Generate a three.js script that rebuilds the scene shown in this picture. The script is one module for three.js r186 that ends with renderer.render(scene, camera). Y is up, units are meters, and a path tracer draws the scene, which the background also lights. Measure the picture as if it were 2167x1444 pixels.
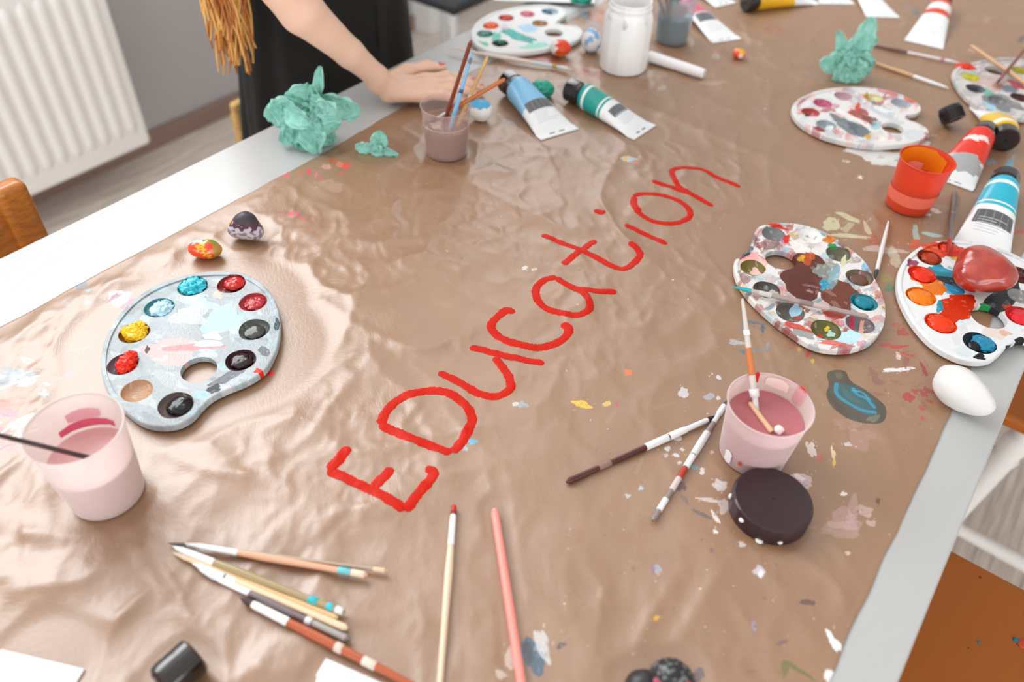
import * as THREE from 'three';
import { RectAreaLightUniformsLib } from 'three/addons/lights/RectAreaLightUniformsLib.js';
import { RoundedBoxGeometry } from 'three/addons/geometries/RoundedBoxGeometry.js';
import { MarchingCubes } from 'three/addons/objects/MarchingCubes.js';
import { mergeGeometries, mergeVertices, toCreasedNormals } from 'three/addons/utils/BufferGeometryUtils.js';
import { Brush, Evaluator, SUBTRACTION } from 'three-bvh-csg';
import { createNoise2D, createNoise3D } from 'simplex-noise';

// ---------------------------------------------------------------- camera, sky, daylight, exposure
const scene = new THREE.Scene();
const TY = 0.74;                                   // table top height
const EYE = new THREE.Vector3(0, TY + 0.6, 0);
const FPX = 1690, CX = 1083.5, CY = 722;           // focal length and centre in pixels of the 2167 x 1444 frame
const camera = new THREE.PerspectiveCamera(2 * Math.atan(722 / FPX) * 180 / Math.PI, 2167 / 1444, 0.02, 40);
const ROT = [[0.79673684, 0.439171, -0.41513761], [0.03431228, -0.71870873, -0.69446413], [-0.60335153, 0.53906084, -0.58769068]];
{
  const col = (k, s) => new THREE.Vector3(ROT[0][k] * s, ROT[1][k] * s, ROT[2][k] * s);
  const m = new THREE.Matrix4().makeBasis(col(0, 1), col(1, -1), col(2, -1));
  camera.quaternion.setFromRotationMatrix(m);
  camera.position.copy(EYE);
}
camera.focus = 0.86;
camera.userData.fStop = 3.0;
scene.background = new THREE.Color(0.95, 1.0, 1.06);       // overcast daylight outside
RectAreaLightUniformsLib.init();
function daylight(name, w, h, pos, target, intensity) {
  const l = new THREE.RectAreaLight(new THREE.Color(0.965, 0.985, 1.0), intensity, w, h);
  l.name = name; l.position.set(...pos); l.lookAt(...target); scene.add(l); return l;
}
const WIN = { z0: -1.65, z1: 0.45, y0: 1.55, y1: 3.15 };   // window above the radiator
daylight('window_daylight', WIN.z1 - WIN.z0 - 0.1, WIN.y1 - WIN.y0 - 0.1, [-2.21, (WIN.y0 + WIN.y1) / 2, (WIN.z0 + WIN.z1) / 2], [0, (WIN.y0 + WIN.y1) / 2, (WIN.z0 + WIN.z1) / 2], 15.0);
const SHEEN_WIN4 = { z0: -3.9, z1: -2.1 };                       // invented neighbour on the same wall, added for sheen on the paper
daylight('added_sheen_light_far', SHEEN_WIN4.z1 - SHEEN_WIN4.z0 - 0.1, WIN.y1 - WIN.y0 - 0.1, [-2.21, (WIN.y0 + WIN.y1) / 2, (SHEEN_WIN4.z0 + SHEEN_WIN4.z1) / 2], [0, (WIN.y0 + WIN.y1) / 2, (SHEEN_WIN4.z0 + SHEEN_WIN4.z1) / 2], 7.5);
const FILL_WIN2 = { x0: -1.6, x1: 1.8, y0: 0.12, y1: 2.2 };     // unseen tall glazing behind the camera, added as low fill light
const FILL_WIN3 = { z0: 0.1, z1: 2.5, y0: 0.12, y1: 2.2 };      // unseen right-hand glazing, added to brighten upright surfaces from low down
daylight('added_fill_light_rear', FILL_WIN2.x1 - FILL_WIN2.x0 - 0.1, FILL_WIN2.y1 - FILL_WIN2.y0 - 0.1, [(FILL_WIN2.x0 + FILL_WIN2.x1) / 2, (FILL_WIN2.y0 + FILL_WIN2.y1) / 2, 2.81], [(FILL_WIN2.x0 + FILL_WIN2.x1) / 2, (FILL_WIN2.y0 + FILL_WIN2.y1) / 2, 0], 4.0);
daylight('added_fill_light_side', FILL_WIN3.z1 - FILL_WIN3.z0 - 0.1, FILL_WIN3.y1 - FILL_WIN3.y0 - 0.1, [3.21, (FILL_WIN3.y0 + FILL_WIN3.y1) / 2, (FILL_WIN3.z0 + FILL_WIN3.z1) / 2], [0, (FILL_WIN3.y0 + FILL_WIN3.y1) / 2, (FILL_WIN3.z0 + FILL_WIN3.z1) / 2], 7.5);
const renderer = new THREE.WebGLRenderer();
renderer.toneMapping = THREE.LinearToneMapping;
renderer.toneMappingExposure = 0.588;
renderer.shadowMap.enabled = true;

// ---------------------------------------------------------------- helpers
let seedState = 12345;
const rnd = () => { seedState = (seedState + 0x6d2b79f5) | 0; let t = Math.imul(seedState ^ (seedState >>> 15), 1 | seedState); t = (t + Math.imul(t ^ (t >>> 7), 61 | t)) ^ t; return ((t ^ (t >>> 14)) >>> 0) / 4294967296; };
const rr = (a, b) => a + (b - a) * rnd();
const n2 = createNoise2D(rnd), n3 = createNoise3D(rnd);
const V = (x, y, z) => new THREE.Vector3(x, y, z);
const clamp = (x, a, b) => Math.min(b, Math.max(a, x));
const sm = (a, b, x) => { const t = clamp((x - a) / (b - a), 0, 1); return t * t * (3 - 2 * t); };
const lerp = (a, b, t) => a + (b - a) * t;
// a pixel of the photograph, met at height y
function P(px, py, y = TY) {
  const c = [px - CX, py - CY, FPX], v = ROT.map((r) => r[0] * c[0] + r[1] * c[1] + r[2] * c[2]), s = (y - EYE.y) / v[1];
  return V(v[0] * s, y, v[2] * s);
}
const names = new Map();
function numbered(n) { const k = names.get(n) ?? 0; names.set(n, k + 1); return k ? n + '_' + String(k).padStart(3, '0') : n; }
function shade(o) { o.traverse((m) => { if (m.isMesh) { m.castShadow = true; m.receiveShadow = true; } }); return o; }
function thing(name, label, category, pos = V(0, 0, 0), turn = 0, group) {
  const o = new THREE.Group(); o.name = numbered(name); o.position.copy(pos); o.rotation.y = turn; o.userData = { label, category };
  if (group) o.userData.group = group;
  scene.add(o); return o;
}
function part(name, geo, mat, parent, label) {
  const m = new THREE.Mesh(geo, mat); m.name = name; m.castShadow = m.receiveShadow = true;
  if (label) m.userData.label = label;
  parent.add(m); return m;
}
function struct(name, geo, mat, label, category) {
  const m = new THREE.Mesh(geo, mat); m.name = name; m.castShadow = m.receiveShadow = true;
  m.userData = { kind: 'structure', label, category }; scene.add(m); return m;
}
const C = (hex) => new THREE.Color(hex);
const std = (color, roughness = 0.6, extra = {}) => new THREE.MeshPhysicalMaterial({ color: typeof color === 'string' || typeof color === 'number' ? C(color) : color, roughness, ...extra });
const box = (w, h, d, x = 0, y = 0, z = 0, r = 0) => { const g = r ? new RoundedBoxGeometry(w, h, d, 3, r) : new THREE.BoxGeometry(w, h, d); return g.translate(x, y, z); };
function merged(list) { return mergeGeometries(list.map((g) => { const q = g.index ? g.toNonIndexed() : g; for (const k of Object.keys(q.attributes)) if (!['position', 'normal', 'uv'].includes(k)) q.deleteAttribute(k); if (!q.attributes.uv) q.setAttribute('uv', new THREE.BufferAttribute(new Float32Array(q.attributes.position.count * 2), 2)); return q; })); }
// a rod between two points with radii given along it
function rod(a, b, radii, seg = 12) {
  const len = a.distanceTo(b), pts = radii.map(([t, r]) => new THREE.Vector2(Math.max(r, 1e-5), t * len));
  const g = new THREE.LatheGeometry(pts, seg), q = new THREE.Quaternion().setFromUnitVectors(V(0, 1, 0), b.clone().sub(a).normalize());
  return g.applyQuaternion(q).translate(a.x, a.y, a.z);
}
function canvasTex(w, h, draw, srgb = true) {
  const c = document.createElement('canvas'); c.width = w; c.height = h; draw(c.getContext('2d'), w, h);
  const t = new THREE.CanvasTexture(c); if (srgb) t.colorSpace = THREE.SRGBColorSpace; t.wrapS = t.wrapT = THREE.RepeatWrapping; return t;
}
function dataTex(n, fn, srgb = false) {
  const d = new Uint8Array(n * n * 4);
  for (let y = 0; y < n; y++) for (let x = 0; x < n; x++) { const c = fn(x / n, y / n), i = (y * n + x) * 4; for (let k = 0; k < 3; k++) d[i + k] = clamp((Array.isArray(c) ? c[k] : c) * 255, 0, 255); d[i + 3] = 255; }
  const t = new THREE.DataTexture(d, n, n); t.magFilter = THREE.LinearFilter; t.wrapS = t.wrapT = THREE.RepeatWrapping; if (srgb) t.colorSpace = THREE.SRGBColorSpace; t.needsUpdate = true; return t;
}
// noise that repeats over the unit square
const tileNoise = (u, v, f, s = 0) => { const a = u * 2 * Math.PI, b = v * 2 * Math.PI, k = f / (2 * Math.PI); return n3(Math.cos(a) * k + s, Math.sin(a) * k + Math.cos(b) * k * 1.37, Math.sin(b) * k + s * 2); };

// ---------------------------------------------------------------- the room
const grainTex = dataTex(512, (u, v) => { const w = tileNoise(u, v, 3) * 0.12; const g = 0.5 + 0.5 * Math.sin((v * 14 + w * 7) * 2 * Math.PI); const f = n2(u * 6, v * 260) * 0.12 + n2(u * 14 + 9, v * 120) * 0.1; const k = 0.86 + 0.1 * g + f; return [k, k * 0.985, k * 0.97]; }, true);
const floorTex = grainTex.clone(); floorTex.repeat.set(0.6, 3);
const wallBump = dataTex(256, (u, v) => 0.5 + 0.3 * tileNoise(u, v, 30) + 0.2 * tileNoise(u, v, 70, 3));
const M = {
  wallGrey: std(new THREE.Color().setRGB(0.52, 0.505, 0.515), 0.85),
  ceil: std(new THREE.Color().setRGB(0.74, 0.74, 0.73), 0.9),
  floor: std(new THREE.Color().setRGB(0.93, 0.84, 0.77), 0.5, { map: floorTex }),
  base: std(new THREE.Color().setRGB(0.3, 0.2, 0.165), 0.5),
  white: std('#f2f1ef', 0.4), enamel: std('#fbfaf8', 0.35), frame: std('#eeeeec', 0.4),
  glass: new THREE.MeshPhysicalMaterial({ color: 0xffffff, transmission: 1, thickness: 0, roughness: 0, ior: 1.45 }),
};
const RX0 = -2.2, RX1 = 3.2, RZ0 = -5.2, RZ1 = 2.8, RH = 3.4, TH = 0.24;
{
  const g = box(RX1 - RX0 + 2 * TH, 0.2, RZ1 - RZ0 + 2 * TH, (RX0 + RX1) / 2, -0.1, (RZ0 + RZ1) / 2);
  const p = g.attributes.position, uv = g.attributes.uv; for (let i = 0; i < p.count; i++) uv.setXY(i, p.getZ(i), p.getX(i));
  struct('floor', g, M.floor, 'pale laminate floor under the table and chairs', 'floor');
  struct('ceiling', box(RX1 - RX0 + 2 * TH, 0.2, RZ1 - RZ0 + 2 * TH, (RX0 + RX1) / 2, RH + 0.1, (RZ0 + RZ1) / 2), M.ceil, 'white ceiling of the art room', 'ceiling');
  const wx = RX0 - TH / 2, zc = (a, b) => (a + b) / 2;
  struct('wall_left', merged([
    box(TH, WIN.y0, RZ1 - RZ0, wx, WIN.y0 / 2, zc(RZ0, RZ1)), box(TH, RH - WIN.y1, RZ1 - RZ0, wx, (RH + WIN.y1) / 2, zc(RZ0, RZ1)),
    box(TH, WIN.y1 - WIN.y0, SHEEN_WIN4.z0 - RZ0, wx, zc(WIN.y0, WIN.y1), zc(RZ0, SHEEN_WIN4.z0)), box(TH, WIN.y1 - WIN.y0, WIN.z0 - SHEEN_WIN4.z1, wx, zc(WIN.y0, WIN.y1), zc(SHEEN_WIN4.z1, WIN.z0)), box(TH, WIN.y1 - WIN.y0, RZ1 - WIN.z1, wx, zc(WIN.y0, WIN.y1), zc(WIN.z1, RZ1)),
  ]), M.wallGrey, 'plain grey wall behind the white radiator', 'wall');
  const bz = RZ1 + TH / 2;
  struct('wall_rear', merged([
    box(RX1 - RX0, FILL_WIN2.y0, TH, zc(RX0, RX1), FILL_WIN2.y0 / 2, bz), box(RX1 - RX0, RH - FILL_WIN2.y1, TH, zc(RX0, RX1), (RH + FILL_WIN2.y1) / 2, bz),
    box(FILL_WIN2.x0 - RX0, FILL_WIN2.y1 - FILL_WIN2.y0, TH, zc(RX0, FILL_WIN2.x0), zc(FILL_WIN2.y0, FILL_WIN2.y1), bz), box(RX1 - FILL_WIN2.x1, FILL_WIN2.y1 - FILL_WIN2.y0, TH, zc(FILL_WIN2.x1, RX1), zc(FILL_WIN2.y0, FILL_WIN2.y1), bz),
  ]), M.ceil, 'plain white wall with added tall fill glazing opposite the far end of the table', 'wall');
  const ex = RX1 + TH / 2;
  struct('wall_right', merged([
    box(TH, FILL_WIN3.y0, RZ1 - RZ0, ex, FILL_WIN3.y0 / 2, zc(RZ0, RZ1)), box(TH, RH - FILL_WIN3.y1, RZ1 - RZ0, ex, (RH + FILL_WIN3.y1) / 2, zc(RZ0, RZ1)),
    box(TH, FILL_WIN3.y1 - FILL_WIN3.y0, FILL_WIN3.z0 - RZ0, ex, zc(FILL_WIN3.y0, FILL_WIN3.y1), zc(RZ0, FILL_WIN3.z0)), box(TH, FILL_WIN3.y1 - FILL_WIN3.y0, RZ1 - FILL_WIN3.z1, ex, zc(FILL_WIN3.y0, FILL_WIN3.y1), zc(FILL_WIN3.z1, RZ1)),
  ]), M.ceil, 'plain white wall with added tall fill glazing facing the radiator wall', 'wall');
  struct('wall_front', box(RX1 - RX0, RH, TH, zc(RX0, RX1), RH / 2, RZ0 - TH / 2), M.ceil, 'plain white wall beyond the far end of the table', 'wall');
  struct('baseboard_left', box(0.016, 0.06, RZ1 - RZ0, RX0 + 0.008, 0.03, zc(RZ0, RZ1), 0.004), M.base, 'brown baseboard along the grey wall', 'baseboard');
  // white boxed-in pipe at the foot of the grey wall
  const tp = P(922, 74, 0);
  struct('trim_1', box(0.1, RH, 0.12, RX0 + 0.05, RH / 2, tp.z - 0.04, 0.006), M.white, 'white boxed pipe cover standing against the grey wall', 'trim');
  // windows
  const mk = (name, w, h, pos, turn, label) => {
    const o = new THREE.Group(); o.name = name; o.position.set(...pos); o.rotation.y = turn; o.userData = { kind: 'structure', label, category: 'window' }; scene.add(o);
    const t = 0.06;
    part('window_frame', merged([box(w, t, 0.07, 0, h / 2 - t / 2, 0), box(w, t, 0.07, 0, -h / 2 + t / 2, 0), box(t, h, 0.07, -w / 2 + t / 2, 0, 0), box(t, h, 0.07, w / 2 - t / 2, 0, 0), box(0.08, h, 0.07, 0, 0, 0)]), M.frame, o);
    for (const s of [-1, 1]) part('pane', box(w / 2 - 0.1, h - 0.12, 0.004, s * (w / 4 + 0.005 - 0.01), 0, 0), M.glass, o);
    part('window_sill', box(w + 0.1, 0.03, 0.3, 0, -h / 2 - 0.016, 0.14, 0.008), M.frame, o);
  };
  mk('window_1', WIN.z1 - WIN.z0, WIN.y1 - WIN.y0, [RX0 - 0.12, zc(WIN.y0, WIN.y1), zc(WIN.z0, WIN.z1)], Math.PI / 2, 'white framed window above the radiator');
  mk('window_2', FILL_WIN2.x1 - FILL_WIN2.x0, FILL_WIN2.y1 - FILL_WIN2.y0, [zc(FILL_WIN2.x0, FILL_WIN2.x1), zc(FILL_WIN2.y0, FILL_WIN2.y1), RZ1 + 0.12], Math.PI, 'added tall white framed glazing for fill light opposite the far end of the table');
  mk('window_4', SHEEN_WIN4.z1 - SHEEN_WIN4.z0, WIN.y1 - WIN.y0, [RX0 - 0.12, zc(WIN.y0, WIN.y1), zc(SHEEN_WIN4.z0, SHEEN_WIN4.z1)], Math.PI / 2, 'added white framed window for paper sheen further along the grey wall');
  mk('window_3', FILL_WIN3.z1 - FILL_WIN3.z0, FILL_WIN3.y1 - FILL_WIN3.y0, [RX1 + 0.12, zc(FILL_WIN3.y0, FILL_WIN3.y1), zc(FILL_WIN3.z0, FILL_WIN3.z1)], -Math.PI / 2, 'added tall white framed glazing for fill light in the wall facing the radiator');
}

// ---------------------------------------------------------------- radiator
{
  const z1 = 0.35, z0 = -1.045, yb = 0.105, yt = 0.605, xf = -2.05;
  const o = thing('radiator', 'white ribbed panel radiator on the grey wall', 'radiator', V(xf, yb, (z0 + z1) / 2));
  const W = z1 - z0, H = yt - yb;
  part('panel', box(0.03, H, W, -0.015, H / 2, 0, 0.013), M.enamel, o);
  part('back_panel', box(0.02, H - 0.04, W - 0.06, -0.1, H / 2, 0, 0.008), M.enamel, o);
  for (const [hy, s] of [[H * 0.75, 1], [H * 0.75, -1], [0.08, 1], [0.08, -1]]) part('bracket', box(0.1, 0.04, 0.03, -0.09, hy, s * (W / 2 - 0.2)), M.enamel, o);
  const pitch = 0.0417, n = Math.floor((W - 0.06) / pitch);
  // a pressed rib: a rounded ridge with tapered ends
  const rib = (() => {
    const L = H - 0.085, rows = 26, cols = 9, pos = [], idx = [];
    for (let i = 0; i <= rows; i++) for (let j = 0; j <= cols; j++) {
      const t = i / rows, e = Math.min(t, 1 - t) * L, k = Math.sqrt(clamp(e / 0.014, 0, 1)), a = (j / cols - 0.5) * 2;
      pos.push(0.0085 * k * Math.cos(a * Math.PI / 2) ** 0.8 - 0.0012, t * L, a * 0.0165 * (0.35 + 0.65 * k));
    }
    for (let i = 0; i < rows; i++) for (let j = 0; j < cols; j++) { const a = i * (cols + 1) + j, b = a + cols + 1; idx.push(a, b, a + 1, b, b + 1, a + 1); }
    const g = new THREE.BufferGeometry(); g.setAttribute('position', new THREE.Float32BufferAttribute(pos, 3)); g.setIndex(idx); g.computeVertexNormals(); return g;
  })();
  for (let i = 0; i < n; i++) { const m = part('rib', rib, M.enamel, o); m.position.set(0.0005, 0.05, -W / 2 + 0.045 + i * pitch); }
  part('top_grille', box(0.09, 0.012, W - 0.01, -0.055, H + 0.001, 0, 0.004), M.enamel, o);
  const pipe = merged([rod(V(-0.06, -0.104, W / 2 - 0.06), V(-0.06, 0.03, W / 2 - 0.06), [[0, 0.009], [1, 0.009]])]);
  part('pipe', pipe, M.enamel, o);
}

// ---------------------------------------------------------------- table
const TX0 = -0.9085, TX1 = 0.0965, TZ0 = -2.7, TZ1 = 0.32;
{
  const o = thing('table', 'long white painted table covered with kraft paper', 'table', V((TX0 + TX1) / 2, 0, (TZ0 + TZ1) / 2));
  const tt = grainTex.clone(); tt.repeat.set(1.3, 2.2); tt.rotation = 0;
  const topMat = std('#b8b8b7', 0.32, { bumpMap: tt, bumpScale: 0.00025 });
  const g = box(TX1 - TX0, 0.028, TZ1 - TZ0, 0, TY - 0.014, 0, 0.0025);
  const p = g.attributes.position, uv = g.attributes.uv; for (let i = 0; i < p.count; i++) uv.setXY(i, p.getZ(i), p.getX(i));
  part('tabletop', g, topMat, o);
  const w = (TX1 - TX0) / 2 - 0.1, l = (TZ1 - TZ0) / 2 - 0.14;
  for (const sx of [-1, 1]) for (const sz of [-1, 1]) part('leg', box(0.06, TY - 0.028, 0.06, sx * w, (TY - 0.028) / 2, sz * l, 0.004), M.white, o);
  part('apron', merged([box(2 * w, 0.07, 0.02, 0, TY - 0.063, l), box(2 * w, 0.07, 0.02, 0, TY - 0.063, -l), box(0.02, 0.07, 2 * l, w, TY - 0.063, 0), box(0.02, 0.07, 2 * l, -w, TY - 0.063, 0)]), M.white, o);
}
// ---------------------------------------------------------------- kraft paper
const PX0 = -0.794, PX1 = 0.053, PZ0 = -2.6, PZ1 = 0.3, PSPLIT = -0.62;
const GS = 0.003, GNX = Math.ceil((PX1 - PX0) / GS), GNZ = Math.ceil((PZ1 - PZ0) / GS);
const hgrid = new Float32Array((GNX + 1) * (GNZ + 1));
// explicit folds seen in the photograph: pixel polylines with height (m) and half width (m)
const FOLDS = [
  [[[1330, 300], [1270, 420], [1300, 480], [1330, 520], [1400, 545]], 0.004, 0.012], [[[860, 310], [1010, 400], [1150, 470], [1290, 520]], 0.0025, 0.02],
  [[[740, 700], [900, 745], [960, 720]], 0.003, 0.012], [[[620, 640], [760, 700], [930, 760]], 0.0025, 0.018], [[[690, 790], [820, 720]], 0.002, 0.014],
  [[[1000, 130], [1300, 210], [1600, 330], [1760, 420]], 0.003, 0.022], [[[1540, 100], [1700, 170], [1780, 230]], 0.002, 0.02],
  [[[250, 1080], [320, 1180], [380, 1260], [430, 1400]], 0.005, 0.013], [[[0, 1260], [160, 1240], [260, 1190]], 0.006, 0.018], [[[150, 1400], [260, 1310], [330, 1240]], 0.0045, 0.012],
  [[[470, 1300], [520, 1220], [600, 1120]], 0.0035, 0.012], [[[600, 980], [680, 900], [740, 800]], 0.003, 0.02], [[[500, 1000], [620, 960]], 0.003, 0.018],
  [[[620, 560], [700, 620], [840, 660]], 0.003, 0.012], [[[640, 420], [740, 470], [700, 520]], 0.0025, 0.014], [[[780, 520], [950, 560], [1080, 620]], 0.0025, 0.02],
  [[[1450, 1200], [1380, 1300], [1330, 1420]], 0.003, 0.014], [[[1550, 1170], [1480, 1280], [1400, 1420]], 0.003, 0.016], [[[1690, 1180], [1780, 1260], [1770, 1370]], 0.003, 0.012],
  [[[1080, 1240], [1200, 1300], [1300, 1280]], 0.002, 0.02], [[[1540, 700], [1480, 760], [1400, 780]], 0.002, 0.02], [[[340, 960], [470, 1010], [600, 1010]], 0.004, 0.018],
  [[[60, 770], [160, 720], [260, 640]], 0.003, 0.014], [[[150, 850], [60, 900], [0, 960]], 0.003, 0.012], [[[0, 1120], [120, 1140], [200, 1120]], 0.005, 0.015], [[[640, 1130], [760, 1080], [840, 1120]], 0.003, 0.014],
].map(([pts, a, w]) => ({ a, w, c: new THREE.CatmullRomCurve3(pts.map(([x, y]) => P(x, y))).getPoints(24) }));
{
  const foldG = new Float32Array(hgrid.length);
  for (const f of FOLDS) for (let s = 0; s < f.c.length - 1; s++) {
    const a = f.c[s], b = f.c[s + 1], R = f.w * 3, i0 = Math.max(0, Math.floor((Math.min(a.x, b.x) - R - PX0) / GS)), i1 = Math.min(GNX, Math.ceil((Math.max(a.x, b.x) + R - PX0) / GS)), j0 = Math.max(0, Math.floor((Math.min(a.z, b.z) - R - PZ0) / GS)), j1 = Math.min(GNZ, Math.ceil((Math.max(a.z, b.z) + R - PZ0) / GS));
    const dx = b.x - a.x, dz = b.z - a.z, L2 = dx * dx + dz * dz;
    for (let j = j0; j <= j1; j++) for (let i = i0; i <= i1; i++) {
      const x = PX0 + i * GS, z = PZ0 + j * GS, t = clamp(((x - a.x) * dx + (z - a.z) * dz) / L2, 0, 1), u = (s + t) / (f.c.length - 1);
      const jit = n2(x * 30, z * 30) * 0.003, d = Math.abs(Math.hypot(x - a.x - t * dx, z - a.z - t * dz) + jit), side = 1.4 - 0.4 * clamp(((x - a.x) * dz - (z - a.z) * dx) / Math.sqrt(L2) / f.w, -1, 1) * Math.sin(Math.PI * u);
      const h = f.a * Math.sin(Math.PI * clamp(u * 0.9 + 0.05, 0, 1)) * Math.exp(-d * side / f.w * 1.1), k = j * (GNX + 1) + i;
      if (h > foldG[k]) foldG[k] = h;
    }
  }
  // crumpled facets: bowls that meet in sharp creases
  const hash = (i, j, s) => { let q = Math.imul(i * 374761393 + j * 668265263 + s * 974711, 1274126177); q = Math.imul(q ^ (q >>> 13), 1274126177); return ((q ^ (q >>> 16)) >>> 0) / 4294967296; };
  const crumple2 = (x, z, cell, s) => { const wx = x + cell * 0.55 * n2(x / cell * 0.6 + s, z / cell * 0.6), wz = z + cell * 0.55 * n2(x / cell * 0.6, z / cell * 0.6 + s + 4), u = (wx * 0.8 - wz * 0.6) / (cell * 0.75), v = (wx * 0.6 + wz * 0.8) / (cell * 1.3), i = Math.floor(u), j = Math.floor(v); let f = 9; for (let a = -1; a <= 1; a++) for (let b = -1; b <= 1; b++) { const du = i + a + hash(i + a, j + b, s) - u, dv = j + b + hash(i + a, j + b, s + 50) - v, d = du * du + dv * dv; if (d < f) f = d; } return Math.min(1, f * 1.1); };
  const ridge = (x, z, f, s) => { const w = 0.35 / f, wx = x + w * n2(x * f * 0.7 + s, z * f * 0.7), wz = z + w * n2(x * f * 0.7, z * f * 0.7 + s + 7); return 1 - Math.abs(n2(wx * f + s, wz * f - s)); };
  for (let j = 0; j <= GNZ; j++) for (let i = 0; i <= GNX; i++) {
    const x = PX0 + i * GS, z = PZ0 + j * GS, left = sm(0.1, -0.6, x), near = sm(-1.3, -0.1, z), m = 0.62 + 0.75 * left * (0.5 + 0.5 * near) + 0.2 * near;
    const patch = 0.45 + 0.55 * sm(-0.3, 0.5, n2(x * 3.1 + 40, z * 3.1));
    let h = 0.0014 * (n2(x * 4, z * 4) * 0.5 + 0.5) + m * (0.0014 * ridge(x, z, 4, 3) ** 3 + 0.0026 * crumple2(x, z, 0.085, 1) * (0.5 + 0.5 * patch) + patch * (0.002 * crumple2(x, z, 0.04, 7) + 0.0008 * crumple2(x, z, 0.018, 13)) + 0.0005 * n2(x * 12 + 5, z * 12));
    h += foldG[j * (GNX + 1) + i];
    const e = Math.min(x - PX0, PX1 - x); h = h * sm(-0.006, 0.03, e) + 0.0009;
    hgrid[j * (GNX + 1) + i] = Math.max(0.0006, Math.min(h, 0.01));
  }
}
// things press the sheet flat where they lie: pixel circles and capsules with a radius in metres
const PRESS = [[1082, 192, 1184, 288, 0.036], [1216, 206, 1364, 284, 0.034], [1440, 2, 1538, 90, 0.034], [1420, -62, 1536, 14, 0.032], [1586, 12, 1712, 0, 0.05], [1700, -84, 1772, 12, 0.038], [1792, -64, 1868, 40, 0.036], [1992, 12, 1953, 98, 0.038], [2122, 301, 2098, 236, 0.036], [2076, 294, 2010, 392, 0.036], [2118, 398, 2074, 536, 0.038], [-60, 1600, 92, 1402, 0.036], [660, 1620, 772, 1436, 0.036],
  [231, 1046, 231, 1046, 0.036], [946, 325, 946, 325, 0.034], [1918, 430, 1918, 430, 0.034], [1590, 960, 1590, 960, 0.036], [1419, 88, 1419, 88, 0.034], [1317, 144, 1317, 144, 0.044], [1624, 1084, 1624, 1084, 0.039], [2016, 262, 2016, 262, 0.02], [1372, 122, 1490, 160, 0.012], [1047, 1083, 1108, 1475, 0.008],
  [345, 720, 470, 655, 0.1], [340, 790, 500, 740, 0.1], [1640, 530, 1740, 610, 0.09], [1700, 600, 1800, 680, 0.085], [1750, 240, 1880, 250, 0.085], [2060, 165, 2230, 200, 0.085], [1960, 580, 2060, 690, 0.09], [2040, 590, 2180, 680, 0.1], [1050, 70, 1170, 60, 0.115], [1045, -30, 1258, -20, 0.07], [521, 500, 521, 500, 0.026], [436, 545, 436, 545, 0.022], [1018, 255, 1018, 255, 0.022], [1252, 110, 1252, 110, 0.022], [1184, 120, 1184, 120, 0.022], [1146, 203, 1146, 203, 0.022], [1418, 1455, 1362, 1465, 0.024], [665, 292, 665, 292, 0.06], [800, 322, 800, 322, 0.03], [1780, 160, 1780, 160, 0.05], [378, 1430, 378, 1430, 0.022], [840, 190, 1000, 215, 0.05], [1562, 125, 1562, 125, 0.016], [2033, 850, 2033, 850, 0.04]];
for (const [ax, ay, bx, by, r] of PRESS) {
  const a = P(ax, ay), b = P(bx, by), dx = b.x - a.x, dz = b.z - a.z, L2 = dx * dx + dz * dz || 1e-9, R = r + 0.035;
  for (let j = Math.max(0, Math.floor((Math.min(a.z, b.z) - R - PZ0) / GS)); j <= Math.min(GNZ, Math.ceil((Math.max(a.z, b.z) + R - PZ0) / GS)); j++) for (let i = Math.max(0, Math.floor((Math.min(a.x, b.x) - R - PX0) / GS)); i <= Math.min(GNX, Math.ceil((Math.max(a.x, b.x) + R - PX0) / GS)); i++) {
    const x = PX0 + i * GS, z = PZ0 + j * GS, t = clamp(((x - a.x) * dx + (z - a.z) * dz) / L2, 0, 1), d = Math.hypot(x - a.x - t * dx, z - a.z - t * dz), k = j * (GNX + 1) + i, lim = lerp(0.0018, 0.0102, sm(r * 0.9, R, d)); if (hgrid[k] > lim) hgrid[k] = lim;
  }
}
function surfH(x, z) {
  const u = clamp((x - PX0) / GS, 0, GNX - 0.001), v = clamp((z - PZ0) / GS, 0, GNZ - 0.001), i = Math.floor(u), j = Math.floor(v), a = u - i, b = v - j, k = j * (GNX + 1) + i;
  if (x < PX0 || x > PX1) return 0;
  return lerp(lerp(hgrid[k], hgrid[k + 1], a), lerp(hgrid[k + GNX + 1], hgrid[k + GNX + 2], a), b);
}
const edgeL = (z) => PX0 + 0.002 * n2(z * 3, 4.2) + 0.0012 * n2(z * 16, 1) - 0.007 * Math.exp(-(((z + 0.83) / 0.12) ** 2));
const edgeR = (z) => PX1 + 0.002 * n2(z * 2.5, 9.2) + 0.0012 * n2(z * 14, 5) - 0.006 * sm(-0.5, -1.0, z);
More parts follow.
